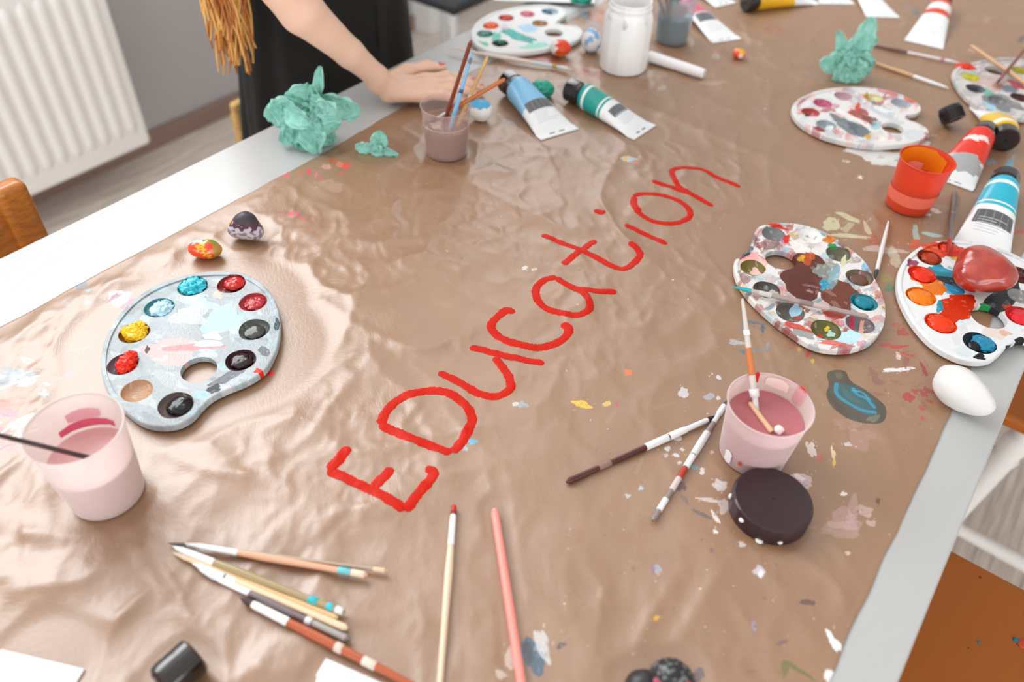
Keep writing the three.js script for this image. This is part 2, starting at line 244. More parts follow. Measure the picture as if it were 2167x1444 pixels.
// stains and splashes of dried paint, given in photo pixels and laid down on the sheet: x, y, half width, half height, colour, turn, opacity
const BLOTS = [
  // far left corner and table edge
  [35, 805, 42, 17, '#7b8d9b', -0.2, 0.75], [60, 812, 26, 7, '#cfd8e0', -0.3, 0.8], [20, 790, 16, 8, '#50606a', 0, 0.6], [20, 860, 40, 12, '#a8511c', -0.1, 0.75], [45, 852, 18, 8, '#c05d22', 0, 0.7], [15, 878, 26, 7, '#d4365a', 0.2, 0.7], [45, 900, 34, 12, '#d7d2d0', -0.4, 0.75],
  [12, 915, 22, 6, '#c83a50', 0.4, 0.7], [96, 838, 10, 7, '#9fb0bf', 0, 0.7], [102, 817, 9, 4, '#a7b3bd', 0.3, 0.6], [146, 798, 12, 5, '#d8718f', -0.3, 0.6], [60, 768, 13, 6, '#a58a80', 0.2, 0.7], [255, 636, 28, 14, '#e4e2e2', -0.25, 0.75], [243, 633, 17, 4, '#7d3144', -0.55, 0.85], [272, 645, 17, 4, '#b82b50', -0.55, 0.85], [172, 608, 15, 6, '#3d5d74', -0.3, 0.8], [188, 621, 7, 4, '#5d9fd8', 0, 0.7], [145, 650, 8, 5, '#8b8fa2', 0.4, 0.6], [186, 646, 9, 4, '#8d8f96', 0, 0.5], [20, 950, 30, 7, '#b0484f', 0.3, 0.55], [55, 925, 30, 5, '#cfd6da', -0.3, 0.7],
  // red specks near the stones
  [607, 373, 6, 5, '#e23a52', 0, 0.85], [654, 366, 5, 5, '#e01f45', 0, 0.9], [636, 371, 4, 3, '#d84f2c', 0, 0.8], [670, 371, 3, 6, '#e05c85', 0.5, 0.7], [678, 380, 7, 3, '#d14858', 0.6, 0.75], [705, 343, 6, 4, '#d5401c', 0, 0.9], [733, 356, 11, 6, '#e8402c', 0.1, 0.9], [718, 352, 7, 5, '#e87866', 0, 0.7], [722, 372, 5, 3, '#dd5043', 0, 0.7], [690, 356, 9, 6, '#e6a49e', 0, 0.6], [617, 458, 6, 5, '#ea2b50', 0, 0.9], [630, 460, 4, 6, '#e04f86', 0.4, 0.8], [641, 470, 9, 3, '#d84a62', 0.5, 0.75], [597, 461, 7, 3, '#c26a7a', 0, 0.6], [664, 470, 3, 5, '#cf7a84', 0, 0.6], [566, 790, 14, 7, '#f01e06', 0.25, 0.95], [700, 395, 30, 12, '#dfb3ab', 0, 0.25],
  // middle
  [1330, 342, 20, 5, '#a9c9e6', 0.05, 0.8], [1323, 342, 6, 4, '#e4ab33', 0, 0.9], [1345, 348, 8, 3, '#d9603a', 0.2, 0.8], [1330, 793, 8, 6, '#df6510', 0.7, 0.95], [1230, 861, 21, 8, '#e3b514', 0.1, 0.95], [1284, 859, 8, 5, '#dcc24a', -0.4, 0.8], [1305, 859, 3, 4, '#c72f57', 0, 0.8], [1105, 864, 13, 8, '#8fa0ad', 0, 0.75], [1090, 862, 8, 5, '#d7dde2', 0, 0.7], [1000, 942, 9, 6, '#37aee0', 0, 0.85], [985, 955, 7, 5, '#9ad2e6', 0, 0.6], [1111, 572, 7, 4, '#dfe4e8', 0, 0.7], [1130, 575, 5, 3, '#cfd4da', 0, 0.6], [1447, 833, 10, 9, '#d7dbe4', 0, 0.8], [1500, 843, 10, 8, '#aeb6c8', 0, 0.7], [1519, 803, 5, 4, '#dfe2ea', 0, 0.8], [1520, 846, 5, 4, '#e2e2e8', 0, 0.8], [1433, 933, 7, 6, '#e0dfe6', 0, 0.85], [1411, 955, 6, 5, '#e8e6ea', 0, 0.85], [1430, 967, 6, 5, '#e4e2e6', 0, 0.85], [1408, 970, 5, 5, '#d8cfdc', 0, 0.7], [1437, 984, 4, 4, '#dad6dd', 0, 0.8], [1468, 993, 8, 7, '#5d9fae', 0, 0.8], [1485, 1001, 6, 6, '#eadbe0', 0, 0.8], [1443, 956, 4, 4, '#e6e6ea', 0, 0.7], [1355, 1036, 5, 5, '#b3cbe0', 0, 0.8], [1328, 1053, 6, 4, '#c6d2dc', 0, 0.7], [1505, 961, 4, 4, '#e4c9cf', 0, 0.7], [1385, 942, 4, 3, '#e4ddd8', 0, 0.7],
  // loops of blue near the brush cup
  [1574, 700, 9, 13, '#4f6c86', 0.1, 0.7], [1612, 700, 5, 9, '#3b566e', -0.2, 0.9], [1600, 688, 20, 3, '#41607a', 0.15, 0.75], [1560, 729, 17, 6, '#b9bcc6', 0.1, 0.75], [1605, 745, 20, 3, '#5d7f96', -0.15, 0.7], [1572, 748, 7, 5, '#40678a', 0, 0.7], [1622, 738, 4, 7, '#7994a6', 0.3, 0.6],
  [1690, 743, 5, 4, '#c9a23c', 0, 0.8], [1708, 754, 4, 8, '#c32f24', 0.3, 0.85], [1718, 768, 5, 5, '#cbb22e', 0, 0.85], [1714, 743, 4, 3, '#4d3340', 0, 0.7], [1678, 732, 3, 3, '#c24a3a', 0, 0.7], [1668, 813, 12, 6, '#b32238', 0.35, 0.9], [1652, 806, 8, 4, '#7f1f2c', 0.1, 0.8],
  // smears around the right cup and lid
  [1520, 1030, 17, 12, '#d9d5d8', 0.2, 0.75], [1535, 1075, 18, 14, '#ddd6dc', -0.3, 0.6], [1500, 1062, 26, 4, '#e3dcdf', 0.08, 0.7], [1512, 1098, 4, 17, '#efeaec', -0.55, 0.85], [1440, 1035, 9, 9, '#4d2630', 0.5, 0.8], [1448, 1062, 5, 13, '#6e5850', -0.6, 0.7], [1480, 1092, 26, 3, '#5a4a48', 0.45, 0.75], [1694, 1020, 22, 13, '#d7bdc2', 0.35, 0.8], [1690, 1014, 11, 6, '#efe2e4', 0.3, 0.8], [1716, 955, 8, 16, '#e9dede', -0.5, 0.75], [1733, 974, 6, 7, '#c84a3c', 0, 0.6], [1761, 965, 5, 14, '#f2dca0', -0.1, 0.8], [1763, 983, 4, 7, '#e0bd24', 0, 0.85], [1792, 945, 9, 5, '#d7d9e2', 0.2, 0.75], [1790, 1106, 34, 22, '#c7a2a6', 0.2, 0.45], [1775, 1125, 46, 16, '#c9a5a8', -0.1, 0.4], [1805, 1085, 14, 26, '#cda9ad', 0.1, 0.4], [1783, 1048, 6, 4, '#f3efec', 0, 0.9], [1830, 1086, 18, 9, '#dcc0c2', 0.4, 0.55], [1841, 1110, 10, 8, '#e2c8c8', 0, 0.55], [1856, 1065, 4, 7, '#5a2f22', 0.2, 0.8], [1793, 1175, 7, 4, '#e9dcd8', 0, 0.7], [1820, 930, 26, 20, '#c195a2', 0, 0.28], [1790, 900, 30, 12, '#c39a9c', 0, 0.22], [1604, 1212, 12, 14, '#d3cfdf', 0.1, 0.75], [1609, 1218, 6, 7, '#e6e8f2', 0, 0.8], [1570, 1157, 9, 6, '#dfe2e8', 0.3, 0.7], [1512, 1130, 5, 5, '#f1ece6', 0, 0.9], [1389, 1210, 8, 12, '#9fa3bb', 0.2, 0.75], [1381, 1210, 4, 12, '#7b5a74', 0.2, 0.7], [1503, 1172, 5, 5, '#6d4c52', 0, 0.8], [1388, 1313, 7, 6, '#e5a53a', 0, 0.95], [1592, 1330, 5, 11, '#9d8db8', 0, 0.7], [1708, 1279, 15, 5, '#54302b', 0.1, 0.85], [1615, 1270, 5, 3, '#7a5548', 0, 0.8], [1655, 1363, 14, 4, '#6d4a52', -0.3, 0.7], [1615, 1382, 5, 4, '#80605c', 0, 0.7], [1590, 1424, 8, 5, '#7f5f4c', 0, 0.7], [1313, 1216, 7, 3, '#7f6450', -0.2, 0.6], [1340, 1208, 4, 4, '#6f5a48', 0, 0.6], [1235, 1283, 6, 3, '#7a5c4a', 0.1, 0.6],
  // bottom
  [1128, 1395, 20, 34, '#2b5069', -0.15, 0.92], [1118, 1385, 10, 20, '#22303c', -0.1, 0.85], [1150, 1372, 14, 36, '#cfcfd2', -0.35, 0.8], [1080, 1395, 16, 22, '#ddd4d0', 0.3, 0.6], [1185, 1369, 10, 6, '#3a2630', -0.5, 0.9], [1060, 1432, 14, 10, '#e0dcd8', 0, 0.6], [1658, 1418, 8, 14, '#6e6420', 0.1, 0.9], [1690, 1422, 36, 5, '#6a6426', 0.55, 0.9], [1478, 1432, 13, 12, '#4b3c44', 0, 0.8],
  [1762, 1360, 9, 23, '#f4f4f2', -0.62, 1], [1752, 1430, 7, 15, '#eeeeec', 0.35, 0.95],
  // around the right palettes
  [1790, 468, 0, 0, '#cfc69a', 0, 0], [1758, 478, 15, 13, '#cdc79f', 0, 0.85], [1786, 462, 30, 4, '#cfc9a0', 0.35, 0.85], [1835, 488, 5, 16, '#cdc69c', -0.5, 0.8], [1800, 502, 44, 5, '#cfc8a0', 0.05, 0.85], [1850, 512, 16, 8, '#a6503c', 0.3, 0.75], [1790, 486, 14, 8, '#cbc49c', -0.5, 0.6], [1865, 530, 42, 6, '#d9cfd2', 0.08, 0.55], [1892, 545, 14, 20, '#cfd0bd', -0.3, 0.6], [1938, 498, 7, 22, '#9fd2c8', -0.1, 0.75], [1975, 500, 22, 4, '#9ed5cf', 0.2, 0.8], [1935, 520, 15, 8, '#d6421e', -0.2, 0.8], [1875, 590, 14, 9, '#8f8a3c', 0.4, 0.7], [1880, 612, 10, 8, '#3f7a5c', 0, 0.7], [1908, 655, 9, 8, '#d43c14', 0.3, 0.9], [1908, 705, 12, 8, '#a32a20', 0.2, 0.85], [1896, 690, 14, 4, '#b14331', 0.1, 0.7],
  [1873, 733, 11, 4, '#d4222c', 0, 0.9], [1900, 736, 20, 3, '#c8201f', -0.1, 0.9], [1918, 753, 14, 3, '#c5271f', 0.2, 0.85], [1899, 754, 5, 9, '#ead3d2', -0.3, 0.85], [1896, 786, 24, 5, '#f3eeee', -0.1, 0.95], [1920, 783, 12, 5, '#eee8e8', 0, 0.9], [1953, 785, 5, 13, '#8f2418', -0.5, 0.9], [1922, 846, 12, 10, '#a8261e', 0.2, 0.92], [1935, 832, 8, 5, '#a03028', 0.4, 0.8], [1952, 835, 12, 5, '#9d2f2a', 0.5, 0.75], [1965, 830, 12, 6, '#94302a', 0.5, 0.75], [1966, 852, 10, 3, '#a83a34', 0.5, 0.7], [1947, 868, 7, 4, '#b03028', 0.3, 0.85], [1950, 888, 5, 4, '#b8382e', 0, 0.85], [1915, 770, 7, 12, '#8a4538', 0.1, 0.6], [1850, 800, 9, 16, '#7d4a3c', -0.5, 0.6], [1862, 812, 10, 5, '#8b5444', 0.5, 0.6], [1855, 838, 14, 4, '#8a4e3c', 0.2, 0.6], [1895, 812, 16, 3, '#8a5040', 0.3, 0.5], [1965, 728, 9, 6, '#dcd8de', 0, 0.7],
  [1700, 705, 6, 4, '#b56a50', 0, 0.4],
  // far right
  [2135, 352, 6, 22, '#58a4c4', 0.4, 0.75], [2095, 345, 9, 7, '#79a4b4', 0, 0.6], [2120, 470, 20, 5, '#b5452c', 0.1, 0.7], [2150, 430, 10, 12, '#9c4a30', 0, 0.6], [2150, 493, 22, 4, '#bb3a24', 0, 0.75], [1980, 450, 14, 5, '#e6cfc8', 0.4, 0.85], [1962, 458, 6, 3, '#ecd9d4', 0, 0.8], [1819, 380, 5, 4, '#f0e6e2', 0, 0.9], [2000, 430, 26, 14, '#8d4a34', 0, 0.45], [2100, 415, 30, 10, '#9b7f78', 0, 0.4],
  [1905, 305, 62, 14, '#e4e0de', 0.05, 0.9], [1850, 330, 50, 14, '#e2dfdd', 0.2, 0.92], [1885, 338, 48, 13, '#dddcda', 0, 0.9], [1795, 322, 12, 3, '#e6e0de', 0, 0.8], [1935, 292, 30, 10, '#e0d8d4', 0, 0.7],
  // top
  [1110, 122, 60, 12, '#8c3a1c', 0.1, 0.8], [1080, 118, 26, 8, '#a3441c', 0, 0.7], [1150, 128, 30, 7, '#93401f', 0.1, 0.7], [1238, 155, 16, 12, '#a9543a', 0.2, 0.7], [1262, 168, 20, 6, '#b0614a', -0.4, 0.6], [1255, 150, 20, 4, '#c2a6a0', 0.1, 0.6], [1245, 40, 30, 6, '#6f86a4', 0.6, 0.7], [1228, 30, 12, 6, '#7891a8', 0, 0.6], [1262, 35, 22, 14, '#a8582e', 0, 0.6], [1632, 68, 22, 9, '#9c5640', 0, 0.5], [1512, 122, 9, 5, '#b8a8a0', 0, 0.6], [1510, 112, 5, 3, '#cc6a50', 0, 0.6], [1078, 263, 7, 5, '#8a8490', 0, 0.75], [1176, 192, 7, 5, '#8fa4b4', 0, 0.6], [1705, 160, 8, 5, '#8b7a74', 0, 0.5], [1938, 28, 8, 6, '#5f6b78', 0, 0.75], [1920, 18, 8, 4, '#8a7684', 0, 0.6], [2160, 85, 6, 6, '#4a4650', 0, 0.75], [2056, 110, 9, 5, '#c79a8c', 0, 0.6], [2085, 48, 8, 5, '#bb8f80', 0, 0.5], [1090, 145, 30, 5, '#8d6a5c', 0, 0.5], [1400, 190, 10, 5, '#cfc0b8', 0, 0.4], [1385, 162, 30, 10, '#c8b4ac', 0, 0.35], [1510, 180, 30, 5, '#cbaea2', 0, 0.4],
];
function blob(ctx, px, py, rx, ry, rot, irr, y) {
  const n = 48, s = rnd() * 100; ctx.beginPath();
  for (let i = 0; i <= n; i++) {
    const a = (i % n) / n * Math.PI * 2, k = 1 + irr * (n2(Math.cos(a) * 0.5 + s, Math.sin(a) * 0.5) * 0.8 + n2(Math.cos(a) * 1.3 + s, Math.sin(a) * 1.3 + 9) * 0.3), ex = Math.cos(a) * rx * k, ey = Math.sin(a) * ry * k;
    const q = P(px + ex * Math.cos(rot) - ey * Math.sin(rot), py + ex * Math.sin(rot) + ey * Math.cos(rot), y);
    i ? ctx.lineTo(q.x, q.z) : ctx.moveTo(q.x, q.z);
  }
  ctx.closePath(); ctx.fill();
}
function polyPx(ctx, pts, y = TY) {
  const q = new THREE.CatmullRomCurve3(pts.map(([x, z]) => P(x, z, y)), true).getPoints(pts.length * 5); ctx.beginPath(); q.forEach((p, i) => (i ? ctx.lineTo(p.x, p.z) : ctx.moveTo(p.x, p.z))); ctx.closePath(); ctx.fill();
}
function linePx(ctx, pts, w, color, alpha = 1, y = TY) {
  const q = new THREE.CatmullRomCurve3(pts.map(([x, z]) => P(x, z, y))).getPoints(pts.length * 6); ctx.globalAlpha = alpha; ctx.strokeStyle = color; ctx.lineWidth = w; ctx.lineCap = 'round'; ctx.beginPath(); q.forEach((p, i) => (i ? ctx.lineTo(p.x, p.z) : ctx.moveTo(p.x, p.z))); ctx.stroke(); ctx.globalAlpha = 1;
}
function paperMap(z0, z1) {
  const keep = seedState; seedState = 777;
  const t = canvasTex(2048, 2048, (ctx, W, H) => {
    ctx.fillStyle = '#956e4e'; ctx.fillRect(0, 0, W, H);
    ctx.setTransform(W / (PX1 - PX0), 0, 0, -H / (z1 - z0), -PX0 * W / (PX1 - PX0), z1 * H / (z1 - z0));     // metres on the sheet; canvas row 0 is v = 1
    // kraft fibres and mottling
    for (let i = 0; i < 9000; i++) { const x = rr(PX0, PX1), z = rr(PZ0, PZ1), a = rr(0, 6.3), l = rr(0.001, 0.006); if (z < z0 - 0.01 || z > z1 + 0.01) continue; ctx.globalAlpha = rr(0.05, 0.22); ctx.strokeStyle = rnd() < 0.5 ? '#8d6545' : '#d8b498'; ctx.lineWidth = rr(0.00025, 0.0006); ctx.beginPath(); ctx.moveTo(x, z); ctx.lineTo(x + Math.cos(a) * l, z + Math.sin(a) * l); ctx.stroke(); }
    for (let i = 0; i < 900; i++) { const x = rr(PX0, PX1), z = rr(PZ0, PZ1), r = rr(0.004, 0.03); ctx.globalAlpha = rr(0.015, 0.05); ctx.fillStyle = rnd() < 0.5 ? '#94684a' : '#d9b89f'; ctx.beginPath(); ctx.ellipse(x, z, r, r * rr(0.4, 1), rr(0, 3), 0, 6.3); ctx.fill(); }
    // worn, paint-rubbed strokes of white and pink on the sheet
    for (let i = 0; i < 320; i++) { const x = rr(PX0, PX1), z = rr(-1.9, 0.1); ctx.globalAlpha = rr(0.03, 0.12); ctx.strokeStyle = ['#e8dcd6', '#d9b7b4', '#c9a9a2', '#e4d2c4'][Math.floor(rnd() * 4)]; ctx.lineWidth = rr(0.001, 0.005); const a = rr(0, 6.3), l = rr(0.005, 0.03); ctx.beginPath(); ctx.moveTo(x, z); ctx.lineTo(x + Math.cos(a) * l, z + Math.sin(a) * l); ctx.stroke(); }
    // painted patches
    for (const [px, py, rx, ry, col, rot, al] of BLOTS) {
      if (!rx) continue;
      ctx.fillStyle = col; ctx.globalAlpha = al; blob(ctx, px, py, rx, ry, rot, 0.55, TY);
      for (let k = 0; k < 4; k++) { const a = rnd() * 6.3, d = rr(1.0, 1.7); ctx.globalAlpha = al * 0.7; blob(ctx, px + Math.cos(a) * rx * d, py + Math.sin(a) * ry * d, rr(0.8, Math.max(1, rx * 0.16)), rr(0.7, Math.max(1, ry * 0.22)), 0, 0.4, TY); }
      if (rx > 12) for (let k = 0; k < 5; k++) { ctx.globalAlpha = al * 0.25; ctx.fillStyle = rnd() < 0.5 ? '#ffffff' : '#4a3428'; blob(ctx, px + rr(-0.6, 0.6) * rx, py + rr(-0.6, 0.6) * ry, rx * rr(0.06, 0.22), ry * rr(0.05, 0.2), rot, 0.5, TY); }
    }
    // fine specks
    const cols = ['#f0ece8', '#d8d4d8', '#c0392b', '#7a4a38', '#3f5d74', '#cdb02a', '#5c3a30', '#dfd0d4', '#b4542a'];
    for (let i = 0; i < 260; i++) { const x = rr(1180, 2100), y = rr(560, 1400); ctx.fillStyle = cols[Math.floor(rnd() * cols.length)]; ctx.globalAlpha = rr(0.35, 0.85); blob(ctx, x, y, rr(0.8, 2.8), rr(0.7, 2.2), 0, 0.4, TY); }
    for (let i = 0; i < 140; i++) { const x = rr(900, 2100), y = rr(120, 560); ctx.fillStyle = cols[Math.floor(rnd() * cols.length)]; ctx.globalAlpha = rr(0.3, 0.7); blob(ctx, x, y, rr(0.7, 2.2), rr(0.6, 1.6), 0, 0.4, TY); }
    for (let i = 0; i < 120; i++) { const x = rr(0, 900), y = rr(560, 1440); ctx.fillStyle = cols[Math.floor(rnd() * cols.length)]; ctx.globalAlpha = rr(0.2, 0.5); blob(ctx, x, y, rr(0.7, 2.0), rr(0.6, 1.6), 0, 0.4, TY); }
    for (let i = 0; i < 46; i++) { const x = rr(1820, 1985), y = rr(715, 870), a = rr(-0.4, 0.6); linePx(ctx, [[x, y], [x + 8, y + rr(-3, 5)], [x + rr(10, 22), y + 10 * a]], rr(0.0004, 0.001), rnd() < 0.6 ? '#8a4434' : '#a83026', rr(0.4, 0.8)); }
    // olive puddle with blue swirl
    ctx.globalAlpha = 0.95; ctx.fillStyle = '#3a301e'; polyPx(ctx, [[1750, 793], [1786, 790], [1797, 810], [1840, 838], [1870, 866], [1870, 892], [1859, 902], [1821, 900], [1782, 885], [1756, 864], [1746, 840], [1752, 820]]);
    ctx.fillStyle = '#08525c'; polyPx(ctx, [[1763, 818], [1793, 820], [1821, 833], [1847, 855], [1851, 879], [1834, 887], [1797, 866], [1771, 849]]);
    linePx(ctx, [[1768, 818], [1768, 838], [1797, 862], [1825, 876], [1848, 880]], 0.0042, '#0788a6', 0.9); linePx(ctx, [[1803, 828], [1812, 842], [1828, 848], [1846, 868]], 0.004, '#0a8fb0', 0.9); linePx(ctx, [[1783, 826], [1795, 850], [1815, 856]], 0.0045, '#1b5a52', 0.8); linePx(ctx, [[1800, 832], [1822, 836], [1838, 852]], 0.002, '#1ca0b8', 0.9);
    ctx.fillStyle = '#6b6a30'; ctx.globalAlpha = 0.6; blob(ctx, 1772, 800, 9, 6, 0, 0.4, TY); ctx.fillStyle = '#7c8c74'; blob(ctx, 1845, 892, 14, 7, -0.4, 0.5, TY);
    // left hand splash of brush wipings
    for (const [c, a, b] of [['#b7482c', [0, 870], [60, 860]], ['#d86a78', [0, 885], [45, 905]], ['#e9e4e2', [0, 925], [60, 890]], ['#8fa1ae', [5, 815], [85, 790]], ['#e8edf0', [10, 830], [85, 800]], ['#a5303c', [0, 960], [35, 945]], ['#cfd5da', [30, 930], [80, 905]]]) linePx(ctx, [a, [(a[0] + b[0]) / 2, (a[1] + b[1]) / 2 - 4], b], 0.0022, c, 0.75);
    ctx.globalAlpha = 1;
  });
  seedState = keep; t.wrapS = t.wrapT = THREE.ClampToEdgeWrapping; return t;
}
const paperBump = dataTex(512, (u, v) => 0.5 + 0.22 * tileNoise(u, v, 26) + 0.2 * tileNoise(u, v, 60, 5) + 0.1 * tileNoise(u, v, 120, 8) + 0.14 * (1 - 2 * Math.abs(tileNoise(u, v, 14, 2))));
const paper = thing('kraft_paper', 'crumpled brown kraft paper sheet spread over the white table', 'paper');
{
  const nx = 284, zs = []; for (let z = PZ1; z > PZ0;) { zs.push(z); z -= z > -1.0 ? 0.003 : 0.0055; if (z < PSPLIT && zs[zs.length - 1] > PSPLIT) z = PSPLIT; } zs.push(PZ0);
  const pos = [], uv = [], uv1 = [], idxN = [], idxF = []; const W = nx + 3, split = zs.indexOf(PSPLIT);
  const row = (z, near) => {
    const a = edgeL(z), b = edgeR(z);
    for (let i = -1; i <= nx + 1; i++) {
      const x = lerp(a, b, clamp(i / nx, 0, 1)), y = i < 0 || i > nx ? TY + 0.0001 : TY + Math.max(0.0006, surfH(clamp(x, PX0 + 1e-5, PX1 - 1e-5), z));
      pos.push(x, y, z); uv.push((x - PX0) / (PX1 - PX0), near ? (z - PSPLIT) / (PZ1 - PSPLIT) : (z - PZ0) / (PSPLIT - PZ0));
      uv[uv.length - 1] = 1 - (near ? (PZ1 - z) / (PZ1 - PSPLIT) : (PSPLIT - z) / (PSPLIT - PZ0)); uv1.push(x / 0.16, z / 0.16);
    }
  };
  const rowsN = zs.slice(0, split + 1), rowsF = zs.slice(split);
  rowsN.forEach((z) => row(z, true)); rowsF.forEach((z) => row(z, false));
  const faces = (r0, n, out) => { for (let j = 0; j < n - 1; j++) for (let i = 0; i < W - 1; i++) { const a = (r0 + j) * W + i, b = a + W; out.push(a, a + 1, b, a + 1, b + 1, b); } };
  faces(0, rowsN.length, idxN); faces(rowsN.length, rowsF.length, idxF);
  const g = new THREE.BufferGeometry(); g.setAttribute('position', new THREE.Float32BufferAttribute(pos, 3)); g.setAttribute('uv', new THREE.Float32BufferAttribute(uv, 2)); g.setAttribute('uv1', new THREE.Float32BufferAttribute(uv1, 2));
  g.setIndex([...[], ...new Uint32Array(0)]); const idx = new Uint32Array(idxN.length + idxF.length); idx.set(idxN); idx.set(idxF, idxN.length); g.setIndex(new THREE.BufferAttribute(idx, 1));
  g.addGroup(0, idxN.length, 0); g.addGroup(idxN.length, idxF.length, 1);
  g.computeVertexNormals();
  { // one smooth normal on the shared row between the two halves
    const n = g.attributes.normal, r1 = (rowsN.length - 1) * W, r2 = rowsN.length * W; for (let i = 0; i < W; i++) { const v = V(n.getX(r1 + i) + n.getX(r2 + i), n.getY(r1 + i) + n.getY(r2 + i), n.getZ(r1 + i) + n.getZ(r2 + i)).normalize(); n.setXYZ(r1 + i, v.x, v.y, v.z); n.setXYZ(r2 + i, v.x, v.y, v.z); }
  }
  paperBump.channel = 1;
  const mk = (z0, z1) => new THREE.MeshPhysicalMaterial({ map: paperMap(z0, z1), roughness: 0.43, ior: 2.08, bumpMap: paperBump, bumpScale: 0.00012, side: THREE.DoubleSide });
  part('sheet', g, [mk(PSPLIT, PZ1), mk(PZ0, PSPLIT)], paper);
}
// ---------------------------------------------------------------- painted word: thick red strokes lying on the sheet
const redPaint = std('#c41a00', 0.5, { specularIntensity: 0.35 });
function ribbon(pts, hw, seed) {
  const c = new THREE.CatmullRomCurve3(pts.map(([x, y]) => P(x, y)), false, 'centripetal'), L = c.getLength(), n = Math.max(12, Math.round(L / 0.0016)), pos = [], idx = [], K = 8;
  for (let i = 0; i <= n; i++) {
    const t = i / n, p = c.getPointAt(t), tg = c.getTangentAt(t), sx = -tg.z, sz = tg.x, e = Math.min(t, 1 - t) * L, cap = Math.sqrt(clamp(1 - (1 - clamp(e / hw, 0, 1)) ** 2, 0.02, 1));
    const wl = hw * cap * (1 + 0.14 * n2(t * L * 260, seed) + 0.1 * n2(t * L * 60, seed + 5)), wr = hw * cap * (1 + 0.14 * n2(t * L * 260, seed + 20) + 0.1 * n2(t * L * 60, seed + 25));
    for (let k = 0; k <= K; k++) { const s = k / K * 2 - 1, w = s < 0 ? wl : wr, x = p.x + sx * s * w, z = p.z + sz * s * w; pos.push(x, TY + surfH(x, z) + 0.00012 + 0.00055 * cap * Math.pow(1 - s * s, 0.5) * (1 + 0.5 * n2(x * 500, z * 500)), z); }
  }
  for (let i = 0; i < n; i++) for (let k = 0; k < K; k++) { const a = i * (K + 1) + k, b = a + K + 1; idx.push(a, b, a + 1, b, b + 1, a + 1); }
  const g = new THREE.BufferGeometry(); g.setAttribute('position', new THREE.Float32BufferAttribute(pos, 3)); g.setIndex(idx); g.computeVertexNormals();
  if (g.attributes.normal.getY(Math.floor(pos.length / 6)) < 0) { for (let i = 0; i < idx.length; i += 3) { const q = idx[i]; idx[i] = idx[i + 1]; idx[i + 1] = q; } g.setIndex(idx); g.computeVertexNormals(); }
  return g;
}
{
  const LET = {
    E: [0.0050, [[741, 953], [718, 978], [695, 1000]], [[694, 999], [735, 1018], [782, 1040], [820, 1062], [858, 1086]], [[786, 1040], [808, 1018], [831, 994]], [[858, 1088], [890, 1046], [917, 1010], [912, 1001], [900, 1004]]],
    D: [0.0049, [[803, 903], [850, 925], [900, 945], [956, 965]], [[806, 904], [815, 880], [845, 850], [900, 833], [945, 836], [985, 863], [999, 890], [985, 930], [957, 964]], [[990, 893], [1010, 890]]],
    u: [0.0047, [[928, 792], [960, 808], [990, 826], [1021, 841], [1055, 843], [1079, 829], [1076, 802], [1060, 777], [1045, 760]], [[994, 739], [1020, 743], [1045, 751], [1106, 765], [1152, 773]]],
    c: [0.0050, [[1088, 668], [1074, 660], [1060, 670], [1045, 683], [1040, 699], [1057, 717], [1094, 732], [1142, 739], [1179, 729], [1200, 712], [1201, 697], [1187, 690]]],
    a: [0.0046, [[1178, 591], [1154, 596], [1135, 613], [1136, 638], [1154, 656], [1191, 669], [1225, 673], [1246, 661], [1246, 646], [1233, 625], [1213, 614], [1191, 602], [1176, 592]], [[1222, 618], [1263, 623], [1305, 622]]],
    t: [0.0046, [[1146, 501], [1181, 516], [1229, 535], [1262, 551], [1296, 570], [1318, 575], [1342, 562], [1353, 545], [1342, 530], [1329, 522]], [[1191, 566], [1228, 536], [1260, 514]]],
    i: [0.0044, [[1321, 481], [1365, 500], [1411, 521]], [[1256, 450], [1270, 455], [1281, 457]]],
    o: [0.0042, [[1340, 420], [1354, 415], [1395, 417], [1432, 429], [1455, 445], [1460, 459], [1446, 471], [1411, 478], [1377, 471], [1351, 456], [1340, 436], [1341, 420]], [[1343, 422], [1342, 438], [1353, 454]]],
    n: [0.0042, [[1379, 389], [1411, 399], [1446, 411], [1474, 422], [1508, 441]], [[1462, 417], [1436, 401], [1424, 380], [1422, 365], [1446, 359], [1481, 363], [1515, 378], [1545, 392], [1564, 403]]],
  };
  let s = 0;
  for (const [ch, [hw, ...strokes]] of Object.entries(LET)) part('painted_letter', merged(strokes.map((p) => ribbon(p, hw, (s += 13.7)))), redPaint, paper, 'red brush-painted letter ' + ch);
}
// ---------------------------------------------------------------- shared builders for the things on the table
const RIGHT = Math.atan2(0.603, 0.797);            // turn that sets a thing's x axis along the picture's width
const top = (p, extra = 0) => V(p.x, TY + surfH(p.x, p.z) + extra, p.z);
function noisy(geo, amp, f, seed, flat) {
  const g = mergeVertices(geo.deleteAttribute('uv').deleteAttribute('normal')), p = g.attributes.position;
  for (let i = 0; i < p.count; i++) { const v = V(p.getX(i), p.getY(i), p.getZ(i)), k = 1 + amp * n3(v.x * f + seed, v.y * f, v.z * f - seed); p.setXYZ(i, v.x * k, v.y * k, v.z * k); }
  g.computeVertexNormals(); return flat ? g.toNonIndexed() : g;
}
// colour every vertex of a geometry by a function of its position, linear values
function paintVerts(g, fn) { const p = g.attributes.position, c = new Float32Array(p.count * 3), k = new THREE.Color(); for (let i = 0; i < p.count; i++) { k.set(fn(p.getX(i), p.getY(i), p.getZ(i))); c.set([k.r, k.g, k.b], i * 3); } g.setAttribute('color', new THREE.BufferAttribute(c, 3)); return g; }

